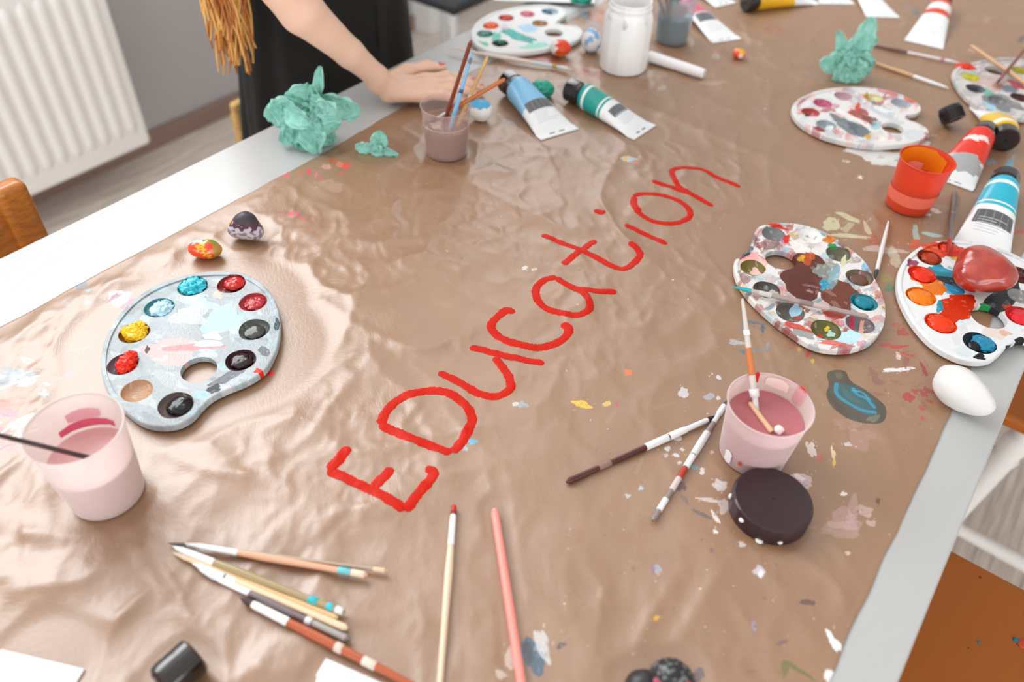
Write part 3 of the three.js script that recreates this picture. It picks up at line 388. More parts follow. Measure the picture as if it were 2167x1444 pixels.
// ---- paint tubes
const blackCap = std('#1d1314', 0.22, { clearcoat: 0.4, clearcoatRoughness: 0.15 });
function tubePrint(o) {
  return canvasTex(512, 1024, (ctx, W, H) => {
    ctx.fillStyle = '#eef0f1'; ctx.fillRect(0, 0, W, H);
    const y = (s) => s * H; ctx.fillStyle = o.color; ctx.fillRect(0, 0, W, y(o.band));
    if (o.stripes) { ctx.fillStyle = '#f2f4f4'; for (const [a, b] of o.stripes) ctx.fillRect(0, y(a), W, y(b - a)); }
    if (o.fade) { ctx.fillStyle = o.fade; ctx.fillRect(0, y(o.band), W, y(0.03)); }
    for (let k = 0; k < 60; k++) { ctx.globalAlpha = 0.08; ctx.fillStyle = rnd() < 0.5 ? '#ffffff' : o.color; ctx.beginPath(); ctx.ellipse(rnd() * W, rnd() * H * o.band, 6 + rnd() * 40, 2 + rnd() * 8, 0, 0, 6.3); ctx.fill(); }
    ctx.globalAlpha = 1;
    if (o.label) { const [a, b, ua, ub] = o.label; ctx.fillStyle = '#5b5d60'; ctx.fillRect(ua * W, y(a), (ub - ua) * W, y(b - a)); ctx.fillStyle = '#8b8e91'; for (let k = 0; k < 5; k++) ctx.fillRect((ua + 0.02 + k * (ub - ua) / 5.4) * W, y(a + 0.012), W * 0.006, y(b - a - 0.024)); }
    ctx.fillStyle = '#c3c8cc'; for (let k = 0; k < 6; k++) ctx.fillRect(W * 0.4, y(0.68 + k * 0.033), W * (0.12 + 0.1 * rnd()), y(0.008));
    if (o.spots) for (const [u, s, r, c] of o.spots) { ctx.fillStyle = c; ctx.beginPath(); for (let i = 0; i < 20; i++) { const a = i / 20 * 6.283, q = r * (1 + 0.4 * n2(Math.cos(a) * 2 + s * 9, Math.sin(a) * 2)); ctx.lineTo((u + Math.cos(a) * q) * W, y(s + Math.sin(a) * q * 0.5)); } ctx.fill(); }
  });
}
// cap centre and crimp middle are given on the table; o.r body radius, o.w half width of the crimp
function paintTube(label, capPt, endPt, o) {
  const r = o.r ?? 0.02, w = o.w ?? 0.032, a = capPt.clone(), b = endPt.clone(); a.y = b.y = 0;
  const L = a.distanceTo(b), capL = o.capL ?? 0.026, dir = b.clone().sub(a).normalize(), y = TY + 0.002;
  const g = thing('paint_tube', label, 'paint tube', V(a.x, y, a.z), Math.atan2(-dir.z, dir.x), 'paint tubes on the table');
  // the body: round at the shoulder, flat at the crimp
  const N = 40, K = 48, s0 = capL * 0.55, pos = [], uv = [], idx = [];
  for (let i = 0; i <= N; i++) {
    const t = i / N, x = s0 + (L - 0.012 - s0) * t, q = t < 0.06 ? Math.sqrt(1 - (1 - t / 0.06) ** 2) * 0.35 + 0.65 : 1, hw = lerp(r, w, t ** 1.1) * q, hh = (r * (o.fill ?? 1) * (1 - t ** 1.5) ** 0.8 + 0.0009) * q, cy = lerp(Math.max(r * (o.fill ?? 1), o.capR ?? r * 0.9), 0.001, t ** 1.25) + (q - 1) * 0;
    for (let k = 0; k <= K; k++) { const an = k / K * 2 * Math.PI, sag = 1 + 0.05 * n2(t * 5 + L * 90, Math.cos(an) * 2) * t; pos.push(x, Math.max(0.0003, cy - hh * Math.cos(an) * sag), hw * Math.sin(an)); uv.push(k / K, 1 - t); }
  }
  for (let i = 0; i < N; i++) for (let k = 0; k < K; k++) { const p = i * (K + 1) + k, q = p + K + 1; idx.push(p, p + 1, q, p + 1, q + 1, q); }
  const bg = new THREE.BufferGeometry(); bg.setAttribute('position', new THREE.Float32BufferAttribute(pos, 3)); bg.setAttribute('uv', new THREE.Float32BufferAttribute(uv, 2)); bg.setIndex(idx); bg.computeVertexNormals();
  part('body', bg, std('#ffffff', 0.32, { map: tubePrint(o), clearcoat: 0.3, clearcoatRoughness: 0.2 }), g);
  // crimped end with a hanging slot
  const sh = new THREE.Shape(), ww = w * 1.0; sh.moveTo(0, -ww); sh.lineTo(0.014, -ww); sh.lineTo(0.014, ww); sh.lineTo(0, ww); sh.closePath();
  if (o.slot !== false) { const h = new THREE.Path(), l = w * 0.42; h.moveTo(0.0045, -l); h.lineTo(0.0045, -l * 0.2); h.absarc(0.006, 0, l * 0.2, -2.2, 2.2, false); h.lineTo(0.0045, l * 0.2); h.lineTo(0.0045, l); h.lineTo(0.0085, l); h.lineTo(0.0085, -l); h.closePath(); sh.holes.push(h); }
  const cg = new THREE.ExtrudeGeometry(sh, { depth: 0.0012, bevelEnabled: true, bevelSize: 0.0003, bevelThickness: 0.0003, bevelSegments: 1, steps: 1 }).rotateX(Math.PI / 2).translate(L - 0.0135, 0.0017, 0);
  part('crimp', cg, std('#eceff0', 0.4), g);
  // ribbed screw cap
  const R = o.capR ?? r * 0.9, cy = Math.max(r * (o.fill ?? 1), R), prof = [[0.001, 0], [R * 0.9, 0], [R, 0.002], [R * 1.0, capL * 0.75], [R * 0.93, capL * 0.78], [R * 0.9, capL], [0.001, capL]].map(([x, h]) => new THREE.Vector2(x, h));
  const cap = new THREE.LatheGeometry(prof, 72); { const p = cap.attributes.position; for (let i = 0; i < p.count; i++) { const ang = Math.atan2(p.getZ(i), p.getX(i)), rad = Math.hypot(p.getX(i), p.getZ(i)), hh = p.getY(i); if (rad > R * 0.96 && hh > 0.003 && hh < capL * 0.74) { const k = 1 - 0.03 * (0.5 + 0.5 * Math.cos(ang * 36)); p.setX(i, p.getX(i) * k); p.setZ(i, p.getZ(i) * k); } } }
  part('cap', toCreasedNormals(cap.rotateZ(-Math.PI / 2).translate(-capL * 0.5, cy, 0), 0.7), blackCap, g);
  part('shoulder', rod(V(capL * 0.35, cy, 0), V(s0 + 0.006, cy, 0), [[0, r * 0.6], [0.6, r * 0.68], [1, r * 0.9 * (o.fill ?? 1)]], 32), std(o.color, 0.35), g);
  return g;
}
const tp = (cx, cy, ex, ey) => [P(cx, cy, TY + 0.012), P(ex, ey, TY)];
paintTube('light blue paint tube with black cap beside the teal tube', ...tp(1082, 192, 1184, 288), { color: '#86c3ea', band: 0.56, label: [0.5, 0.66, 0.36, 0.64], r: 0.0205, w: 0.0335, capR: 0.0185, stripes: [[0.56, 0.575]] });
paintTube('teal green paint tube with white stripes and black cap', ...tp(1216, 206, 1364, 284), { color: '#0f9a90', band: 0.46, label: [0.56, 0.7, 0.38, 0.62], r: 0.019, w: 0.029, capR: 0.0175, stripes: [[0.1, 0.14], [0.4, 0.425]] });
paintTube('flattened pink paint tube lying behind the blue water cup', ...tp(1440, 2, 1538, 90), { color: '#e0607c', band: 0.42, label: [0.44, 0.62, 0.36, 0.64], r: 0.016, w: 0.03, capR: 0.014, fill: 0.6 });
paintTube('white and blue paint tube with its crimp beside the yellow tube', ...tp(1420, -62, 1536, 14), { color: '#9cc4e8', band: 0.5, label: [0.52, 0.66, 0.36, 0.64], r: 0.018, w: 0.026 });
paintTube('yellow paint tube with its black cap turned outwards', ...tp(1586, 12, 1712, 0), { color: '#f2b80c', band: 0.62, label: [0.66, 0.78, 0.38, 0.62], r: 0.017, w: 0.03, capR: 0.0165 });
paintTube('white and pink paint tube lying flat near the crumpled tissue', ...tp(1700, -84, 1772, 12), { color: '#f09a90', band: 0.55, label: [0.6, 0.72, 0.38, 0.62], r: 0.014, w: 0.034, fill: 0.6 });
paintTube('white and grey paint tube lying flat above the crumpled tissue', ...tp(1792, -64, 1868, 40), { color: '#a98f7c', band: 0.6, r: 0.012, w: 0.032, fill: 0.5 });
paintTube('squeezed white paint tube with red bands and dark cap', ...tp(1992, 12, 1953, 98), { color: '#d63a14', band: 0.42, stripes: [[0.14, 0.3]], r: 0.0195, w: 0.0335, slot: false, fill: 0.7, capR: 0.0165 });
paintTube('yellow paint tube with big black cap beside the round palette', ...tp(2122, 301, 2098, 236), { color: '#efc02c', band: 0.55, r: 0.0185, w: 0.034, capR: 0.0185, capL: 0.022, slot: false, stripes: [[0.06, 0.16]] });
paintTube('red paint tube with torn white label beside the orange cup', ...tp(2076, 294, 2010, 392), { color: '#e22a0c', band: 0.62, r: 0.019, w: 0.03, capR: 0.016, spots: [[0.45, 0.3, 0.1, '#f4e4e0'], [0.55, 0.26, 0.08, '#f0dcd8'], [0.5, 0.68, 0.2, '#a7a7a8'], [0.5, 0.78, 0.2, '#a9a9aa']] });
paintTube('turquoise paint tube with grey label above the loaded palette', ...tp(2118, 398, 2074, 536), { color: '#18b2cc', band: 0.5, stripes: [[0.12, 0.17], [0.44, 0.46]], label: [0.58, 0.76, 0.36, 0.66], r: 0.02, w: 0.033, capR: 0.018 });
paintTube('white paint tube end beside the dark loose cap', ...tp(-60, 1600, 92, 1402), { color: '#e8e8ea', band: 0.5, r: 0.016, w: 0.034, fill: 0.7, slot: false });
paintTube('white paint tube with small print beside the brown brush', ...tp(660, 1620, 772, 1436), { color: '#d9dcde', band: 0.4, r: 0.014, w: 0.033, slot: false, fill: 0.6 });

// ---- loose caps, the big lid
function looseCap(label, pt, R, Hh, tilt, spots) {
  const g = thing('bottle_cap', label, 'cap', V(pt.x, TY + surfH(pt.x, pt.z), pt.z), rr(0, 6), undefined);
  const prof = [[0.0005, 0.002], [R * 0.7, 0.002], [R * 0.72, 0], [R, 0], [R, Hh * 0.75], [R * 0.95, Hh * 0.93], [R * 0.8, Hh], [0.0005, Hh * 1.01]].map(([x, h]) => new THREE.Vector2(x, h));
  const c = new THREE.LatheGeometry(prof, 64); if (tilt) c.rotateX(tilt).translate(0, R * Math.sin(Math.abs(tilt)), 0);
  part('shell', toCreasedNormals(c, 0.6), blackCap, g);
  const ridges = []; for (let k = 0; k < 40; k++) { const a = k / 40 * 6.283; ridges.push(box(0.0006, Hh * 0.66, 0.0011, Math.cos(a) * R, Hh * 0.37, Math.sin(a) * R).applyMatrix4(new THREE.Matrix4())); }
  const rg = merged(ridges); if (tilt) rg.rotateX(tilt).translate(0, R * Math.sin(Math.abs(tilt)), 0); const rm = part('grip_ridges', rg, blackCap, g); rm.userData.kind = 'stuff';
  if (spots) for (const [a, h, s, col] of spots) { const m = part('paint_spot', noisy(new THREE.SphereGeometry(s, 12, 8), 0.2, 200, a), std(col, 0.35), g); m.scale.set(1, 1, 0.4); m.position.set(Math.cos(a) * R * 0.6, h, Math.sin(a) * R * 0.6); if (tilt) m.position.applyAxisAngle(V(1, 0, 0), tilt).add(V(0, R * Math.sin(Math.abs(tilt)), 0)); }
  return g;
}
looseCap('black screw cap with red paint spots beside the yellow tube', P(2016, 262, TY + 0.01), 0.0165, 0.024, 0.9, [[2.2, 0.0245, 0.004, '#c63a20'], [3.4, 0.0245, 0.003, '#e8c8b8'], [1.2, 0.0245, 0.0025, '#b83420']]);
{
  const c = P(1624, 1084, TY), R = 0.0355, Hh = 0.019;
  const g = thing('jar_lid', 'round dark aubergine jar lid with white drips beside the pink cup', 'lid', V(c.x, TY + surfH(c.x, c.z), c.z), 0.4);
  const prof = [[R * 0.9, 0], [R, 0.0008], [R, Hh * 0.8], [R * 0.97, Hh * 0.94], [R * 0.93, Hh], [R * 0.9, Hh * 0.985], [0.0005, Hh * 0.985]].map(([x, h]) => new THREE.Vector2(x, h));
  part('shell', toCreasedNormals(new THREE.LatheGeometry(prof, 96), 0.5), std('#2c1018', 0.4, { clearcoat: 0.2, clearcoatRoughness: 0.15 }), g);
  const wp = std('#e9e6e2', 0.4), toC = Math.atan2(-0.797, 0.603);
  const put = (px, py, hy, s, sx, sy) => { const q = P(px, py, TY + hy).sub(g.position).applyAxisAngle(V(0, 1, 0), -g.rotation.y); const d = Math.hypot(q.x, q.z), k = hy < Hh * 0.9 ? R / d : Math.min(1, R / d); const m = part('paint_drip', noisy(new THREE.SphereGeometry(s * 0.55, 14, 10), 0.3, 150, px), wp, g); m.position.set(q.x * k, hy, q.z * k); m.scale.set(sx, sy, sx); };
  put(1556, 1055, 0.012, 0.003, 1.2, 2.0); put(1588, 1092, 0.013, 0.003, 1.4, 0.9); put(1640, 1118, 0.005, 0.0035, 1.2, 0.8); put(1612, 1122, 0.002, 0.004, 1.6, 0.5);
}

// ---- brushes: tip and end of the handle in world space
const MB = {};
const mat = (hex, rough = 0.45, extra) => (MB[hex + rough + JSON.stringify(extra ?? 0)] ??= std(hex, rough, extra));
function brush(label, tip, end, o = {}, group = 'paint brushes lying on the sheet') {
  const L = tip.distanceTo(end), d = end.clone().sub(tip).normalize(), r = o.r ?? 0.0029, fb = (o.bristle ?? 0.016) / L, ff = fb + (o.ferrule ?? 0.022) / L;
  const g = thing('paint_brush', label, 'brush', end.clone(), 0, group);
  const at = (t) => tip.clone().addScaledVector(d, t * L).sub(end);
  part('bristles', rod(at(0), at(fb + 0.004), [[0, 0.0003], [0.25, r * 0.5], [0.7, r * (o.belly ?? 0.95)], [1, r * 0.85]], 12), mat(o.tipColor ?? '#4a3a30', 0.7), g);
  part('ferrule', rod(at(fb), at(ff), [[0, r * 0.85], [0.1, r * 0.95], [0.85, r], [0.9, r * 1.06], [0.96, r], [1, r * 0.98]], 14), mat(o.ferruleColor ?? '#c9cacb', o.ferruleRough ?? 0.3, o.painted ? undefined : { metalness: 0.8 }), g);
  const h = part('handle', rod(at(ff - 0.002), at(1), [[0, r * 0.95], [0.06, r * 1.05], [0.2, r * (o.fat ?? 1.25)], [0.6, r * 0.95], [0.97, r * (o.thin ?? 0.6)], [1, r * 0.35]], 14), mat(o.color ?? '#c9a070', 0.38, { clearcoat: 0.3, clearcoatRoughness: 0.2 }), g);
  for (const [t0, t1, col, k = 1.06] of o.bands ?? []) part('paint_coat', rod(at(t0), at(t1), [[0, r * 0.6], [0.04, r * k * prof(t0, ff, r, o)], [0.5, r * k * prof((t0 + t1) / 2, ff, r, o)], [0.96, r * k * prof(t1, ff, r, o)], [1, r * 0.5]], 14), mat(col, 0.5), h);
  return g;
}
function prof(t, ff, r, o) { const pts = [[0, 0.7], [ff, 1.0], [ff + 0.06 * (1 - ff), 1.08], [ff + 0.2 * (1 - ff), o.fat ?? 1.25], [ff + 0.6 * (1 - ff), 0.98], [1, o.thin ?? 0.6]]; for (let i = 1; i < pts.length; i++) if (t <= pts[i][0]) return lerp(pts[i - 1][1], pts[i][1], (t - pts[i - 1][0]) / (pts[i][0] - pts[i - 1][0])) + 0.06; return 0.7; }
// lay a brush on the sheet between two pixels, resting on the highest crease under it
function lay(label, tipPx, endPx, o = {}, group) {
  const a = P(...tipPx, TY + 0.003), b = P(...endPx, TY + 0.003), r = (o.r ?? 0.0029) * (o.fat ?? 1.25); let ha = 0, hb = 0;
  for (let i = 0; i <= 24; i++) { const t = i / 24, h = surfH(lerp(a.x, b.x, t), lerp(a.z, b.z, t)); if (t < 0.6) ha = Math.max(ha, h); if (t > 0.4) hb = Math.max(hb, h); }
  const m = (ha + hb) / 2; a.y = TY + (ha + m) / 2 + r * 0.9 + (o.lift ?? 0) + (o.liftTip ?? 0); b.y = TY + (hb + m) / 2 + r * 0.9 + (o.lift ?? 0);
  const dy1 = P(...tipPx, a.y), dy2 = P(...endPx, b.y); return brush(label, dy1, dy2, o, group);
}
lay('dark red handled brush with white paint on its ferrule', [1518, 880], [1198, 1021], { color: '#4a1208', tipColor: '#22201f', ferruleColor: '#e3e4e5', painted: true, r: 0.0027, ferrule: 0.03, bristle: 0.012, fat: 1.15, thin: 1.1, bands: [[0.22, 0.34, '#e9e9e8', 1.2], [0.34, 0.5, '#e4e4e4', 1.15], [0.72, 0.8, '#8d6d66', 1.02]] });
lay('grimy grey brush with white and red paint smears by the pink cup', [1541, 845], [1381, 1102], { color: '#8d7f7a', tipColor: '#4b4e50', ferruleColor: '#dadcdc', painted: true, r: 0.0026, fat: 1.2, thin: 0.95, bands: [[0.06, 0.14, '#eeeeee', 1.3], [0.3, 0.5, '#d9dad9', 1.15], [0.5, 0.6, '#eceae8', 1.05], [0.6, 0.68, '#b03424', 1.05], [0.68, 0.78, '#d4c2bd', 1.05], [0.84, 0.93, '#e8e4e2', 1.05]] });
lay('pale wooden brush with white ferrule and red bristles', [961, 1068], [929, 1470], { color: '#e6cdb0', tipColor: '#8e2c22', ferruleColor: '#efefee', painted: true, r: 0.0029, bristle: 0.011, ferrule: 0.03, fat: 1.2, thin: 0.85, bands: [[0.01, 0.055, '#bb3020', 1.1]] });
{ // a round pink stick
  const a = P(1047, 1083, TY + 0.006), b = P(1108, 1475, TY + 0.006); const g = thing('wooden_stick', 'smooth pink painted wooden stick beside the pale brush', 'stick', b);
  const h = Math.max(...Array.from({ length: 61 }, (_, i) => i / 60).map((t) => surfH(lerp(a.x, b.x, t), lerp(a.z, b.z, t)))); g.position.y = TY + h + 0.0046;
  part('shaft', rod(a.clone().sub(b), V(0, 0, 0), [[0, 0.002], [0.006, 0.0031], [0.02, 0.0037], [0.98, 0.0037], [1, 0.003]], 20), std('#f29488', 0.4), g); part('rounded_end', noisy(new THREE.SphereGeometry(0.0029, 14, 10), 0.02, 50, 2).translate(a.x - b.x, 0, a.z - b.z), std('#f0a096', 0.4), g);
}
const BG = 'bundle of paint brushes';
lay('thin grey brush at the outer edge of the brush bundle', [356, 1150], [822, 1209], { color: '#b8a18c', tipColor: '#5a5a5e', ferruleColor: '#d5d6d8', r: 0.0019, ferrule: 0.05, bands: [[0.3, 0.5, '#a9a8aa', 1.02], [0.93, 0.985, '#e6c7a4', 1.1]], thin: 0.9 }, BG);
lay('pinkish wooden brush with a cyan band near its end', [392, 1151], [778, 1218], { color: '#e5ab8a', tipColor: '#eef1f4', ferruleColor: '#f4f5f6', painted: true, r: 0.0027, bristle: 0.02, ferrule: 0.026, lift: 0.001, thin: 0.95, bands: [[0.84, 0.91, '#6fc4cf', 1.05], [0.91, 0.985, '#ecd6c4', 1.05]] }, BG);
lay('olive wooden brush with cyan dots in the bundle', [366, 1157], [730, 1297], { color: '#a8946a', tipColor: '#f2f2f2', ferruleColor: '#fafafa', painted: true, r: 0.0028, bristle: 0.012, ferrule: 0.028, lift: 0.002, thin: 0.95, bands: [[0.8, 0.85, '#30b5c0', 1.1], [0.9, 0.94, '#3fbcc6', 1.05], [0.95, 0.99, '#dfe6e4', 1.05]] }, BG);
lay('honey coloured wooden brush in the middle of the bundle', [366, 1170], [716, 1309], { color: '#deb684', tipColor: '#e9d2b4', ferruleColor: '#e6cfa9', painted: true, r: 0.0026, thin: 1.05, fat: 1.1 }, BG);
lay('light birch brush with white ferrule in the bundle', [404, 1190], [736, 1332], { color: '#eed0ac', tipColor: '#f4f4f4', ferruleColor: '#e8edf0', painted: true, r: 0.0029, bristle: 0.014, ferrule: 0.03, thin: 1.05, fat: 1.1, bands: [[0.19, 0.24, '#8e7a74', 1.0]] }, BG);
lay('dark grey brush with white ferrule in the bundle', [420, 1206], [741, 1356], { color: '#77676a', tipColor: '#dfe6ea', ferruleColor: '#ffffff', painted: true, r: 0.0026, bristle: 0.02, ferrule: 0.03, thin: 1.0, bands: [[0.72, 0.76, '#e4e4e4', 1.15], [0.76, 0.98, '#a8a29c', 1.05]] }, BG);
lay('long red-brown brush with thick white ferrule', [508, 1266], [912, 1470], { color: '#b4552c', tipColor: '#4a3436', ferruleColor: '#fbfbfa', painted: true, r: 0.0034, bristle: 0.012, ferrule: 0.034, fat: 1.1, thin: 0.7, bands: [[0.52, 0.56, '#dfc8ba', 1.03], [0.66, 0.73, '#e2d2c4', 1.03]] }, BG);
lay('cream brush lying across the paper edge near the brown cup', [1212, 147], [948, 101], { color: '#efdfcf', tipColor: '#d9d4c8', ferruleColor: '#d3e6e8', painted: true, r: 0.003, ferrule: 0.05, bristle: 0.02, lift: 0.0025, bands: [[0.04, 0.1, '#efece6', 1.3], [0.12, 0.16, '#c9a83a', 1.1], [0.5, 0.7, '#f2e9df', 1.02]] });
lay('tan wooden brush with white paint beside the crumpled tissue', [2008, 187], [1818, 122], { color: '#d2a67a', tipColor: '#efecea', ferruleColor: '#f4f2f0', painted: true, r: 0.0029, bristle: 0.02, ferrule: 0.04, thin: 0.9 });
lay('dark plum brush with a pink and white ferrule by the tube', [2034, 134], [1846, 96], { color: '#74483f', tipColor: '#f2ece8', ferruleColor: '#ead9d8', painted: true, r: 0.0026, bristle: 0.03, ferrule: 0.06, thin: 0.8, bands: [[0.18, 0.24, '#c48a9a', 1.05]] });
lay('slim white brush with a grey point beside the muddy palette', [1851, 592], [1881, 466], { color: '#dfd9d6', tipColor: '#3e4044', ferruleColor: '#e4e0de', painted: true, r: 0.0025, bristle: 0.02, fat: 1.2, thin: 0.5, lift: 0.002, bands: [[0.97, 0.998, '#6f7470', 1.0]] });

// ---- palettes traced at their real size: outline, wells, thumb hole
const csg = new Evaluator(); csg.attributes = ['position', 'normal', 'uv'];
const PALT = 0.0085;
function palette(label, outline, wells, hole, o) {
  const y = TY + 0.004, yt = y + PALT, pts = new THREE.CatmullRomCurve3(outline.map(([a, b]) => P(a, b, yt)), true, 'centripetal').getPoints(110).slice(0, -1);
  const c = V(0, 0, 0); pts.forEach((p) => c.add(p)); c.multiplyScalar(1 / pts.length);
  const g = thing('paint_palette', label, 'palette', V(c.x, y, c.z), 0, 'paint palettes on the table');
  const shape = (k) => new THREE.Shape(pts.map((p) => new THREE.Vector2((p.x - c.x) * k, -(p.z - c.z) * k)));
  const ex = (s, d, bev) => new THREE.ExtrudeGeometry(s, { depth: d, bevelEnabled: bev > 0, bevelSize: bev, bevelThickness: bev, bevelOffset: -bev, bevelSegments: 3, curveSegments: 2, steps: 1 }).rotateX(-Math.PI / 2);
  const B = (geo) => { const b = new Brush(geo); b.updateMatrixWorld(); return b; };
  let body = B(ex(shape(1), PALT - 0.0036, 0.0018).translate(0, 0.0018, 0));
  body = csg.evaluate(body, B(ex(shape(o.rim ?? 0.945), 0.006, 0).translate(0, PALT - 0.0016, 0)), SUBTRACTION);
  const wr = o.well ?? 0.0148, W = wells.map(([px, py, k = 1]) => { const q = P(px, py, yt - 0.002); return { x: q.x - c.x, z: q.z - c.z, r: wr * k }; });
  for (const w of W) body = csg.evaluate(body, B(new THREE.SphereGeometry(1, 28, 18).scale(w.r, 0.0066, w.r).translate(w.x, PALT - 0.0012, w.z)), SUBTRACTION);
  let hq = null;
  if (hole) { hq = P(hole[0], hole[1], yt - 0.002); const hr = hole[2] ?? 0.0165; body = csg.evaluate(body, B(new THREE.CylinderGeometry(hr, hr, 0.05, 40).translate(hq.x - c.x, 0, hq.z - c.z)), SUBTRACTION); }
  // planar uv over the outline's box and the paint worked into the plastic
  const geo = body.geometry, p = geo.attributes.position, R = Math.max(...pts.map((q) => Math.max(Math.abs(q.x - c.x), Math.abs(q.z - c.z)))) * 1.02, uv = new Float32Array(p.count * 2);
  for (let i = 0; i < p.count; i++) { uv[i * 2] = 0.5 + p.getX(i) / (2 * R); uv[i * 2 + 1] = 0.5 - p.getZ(i) / (2 * R); }
  geo.setAttribute('uv', new THREE.BufferAttribute(uv, 2)); geo.clearGroups();
  const map = canvasTex(1024, 1024, (ctx, S) => {
    ctx.fillStyle = o.base ?? '#e9eaea'; ctx.fillRect(0, 0, S, S);
    ctx.setTransform(S / (2 * R), 0, 0, S / (2 * R), S / 2 - c.x * S / (2 * R), S / 2 - c.z * S / (2 * R));
    const yy = yt - 0.002, bl = (px, py, rx, ry, col, rot = 0, al = 1, irr = 0.5) => { ctx.fillStyle = col; ctx.globalAlpha = al; blob(ctx, px, py, rx, ry, rot, irr, yy); };
    const xs = outline.map((q) => q[0]), ys = outline.map((q) => q[1]), x0 = Math.min(...xs), x1 = Math.max(...xs), y0 = Math.min(...ys), y1 = Math.max(...ys), sc = (x1 - x0) / 380;
    for (let i = 0; i < (o.grime ?? 160); i++) { const col = o.tones[Math.floor(rnd() * o.tones.length)]; bl(rr(x0, x1), rr(y0, y1), rr(4, 26) * sc, rr(3, 12) * sc, col, rr(-0.9, 0.9), rr(0.25, 0.75), 0.8); }
    for (const [px, py, rx, ry, col, rot, al] of o.smears ?? []) { bl(px, py, rx, ry, col, rot, al ?? 0.95, 0.55); for (let k = 0; k < 6; k++) bl(px + rr(-0.8, 0.8) * rx, py + rr(-0.8, 0.8) * ry, rx * rr(0.08, 0.3), ry * rr(0.06, 0.2), rnd() < 0.5 ? '#ffffff' : col, rot, 0.22, 0.6); }
    wells.forEach(([px, py, k = 1, lining], i) => { if (!lining) return; const w = W[i]; ctx.fillStyle = lining; ctx.globalAlpha = 0.96; ctx.beginPath(); for (let a = 0; a < 40; a++) { const t = a / 40 * 6.283, q = w.r * (1.02 + 0.06 * n2(Math.cos(t) * 0.5 + i * 5, Math.sin(t) * 0.5)); ctx.lineTo(c.x + w.x + Math.cos(t) * q, c.z + w.z + Math.sin(t) * q); } ctx.fill(); for (let s = 0; s < 9; s++) { ctx.globalAlpha = 0.4; ctx.fillStyle = o.tones[Math.floor(rnd() * o.tones.length)]; const t = rnd() * 6.283, d = w.r * rr(0.2, 0.95); ctx.beginPath(); ctx.ellipse(c.x + w.x + Math.cos(t) * d, c.z + w.z + Math.sin(t) * d, rr(0.001, 0.004), rr(0.0006, 0.002), rr(0, 3), 0, 6.3); ctx.fill(); } });
    for (const [px, py, rx, ry, col, rot] of o.after ?? []) bl(px, py, rx, ry, col, rot, 0.97, 0.45);
    ctx.globalAlpha = 1;
  });
  map.flipY = true;
  const tray = part('tray', geo, std('#ffffff', 0.4, { map, specularIntensity: 0.6, bumpMap: paperBumpU, bumpScale: 0.0005 }), g);
  for (const [px, py, r, h, col, lump = 0.3, dx = 0] of o.paint ?? []) {
    const q = P(px, py, yt - 0.003), s = rnd() * 50, geoB = noisy(new THREE.SphereGeometry(1, 40, 26), 0.0, 1, 0); const pp = geoB.attributes.position;
    for (let i = 0; i < pp.count; i++) { const v = V(pp.getX(i), pp.getY(i), pp.getZ(i)), k = 1 + lump * (0.5 * n3(v.x * 1.7 + s, v.y * 1.7, v.z * 1.7) + (lump > 0.25 ? 0.3 : 0) * (1 - 2 * Math.abs(n3(v.x * 2.6, v.y * 2.6 + s, v.z * 2.6)))); pp.setXYZ(i, v.x * k * r, Math.max(v.y * k * h, 0.0012 - (PALT - 0.0056 + h * 0.35)), v.z * k * r); }
    geoB.computeVertexNormals(); const m = part('paint_blob', geoB, mat(col, 0.16, { ior: 1.42 }), tray); m.position.set(q.x - c.x, PALT - 0.0056 + h * 0.35, q.z - c.z);
  }
  return g;
}
const paperBumpU = paperBump.clone(); paperBumpU.channel = 0; paperBumpU.repeat.set(2, 2);
const TONE = ['#dfe3e6', '#c9ced2', '#eef0f0', '#b7bcc0', '#cfe3ea', '#e6d3d0'];
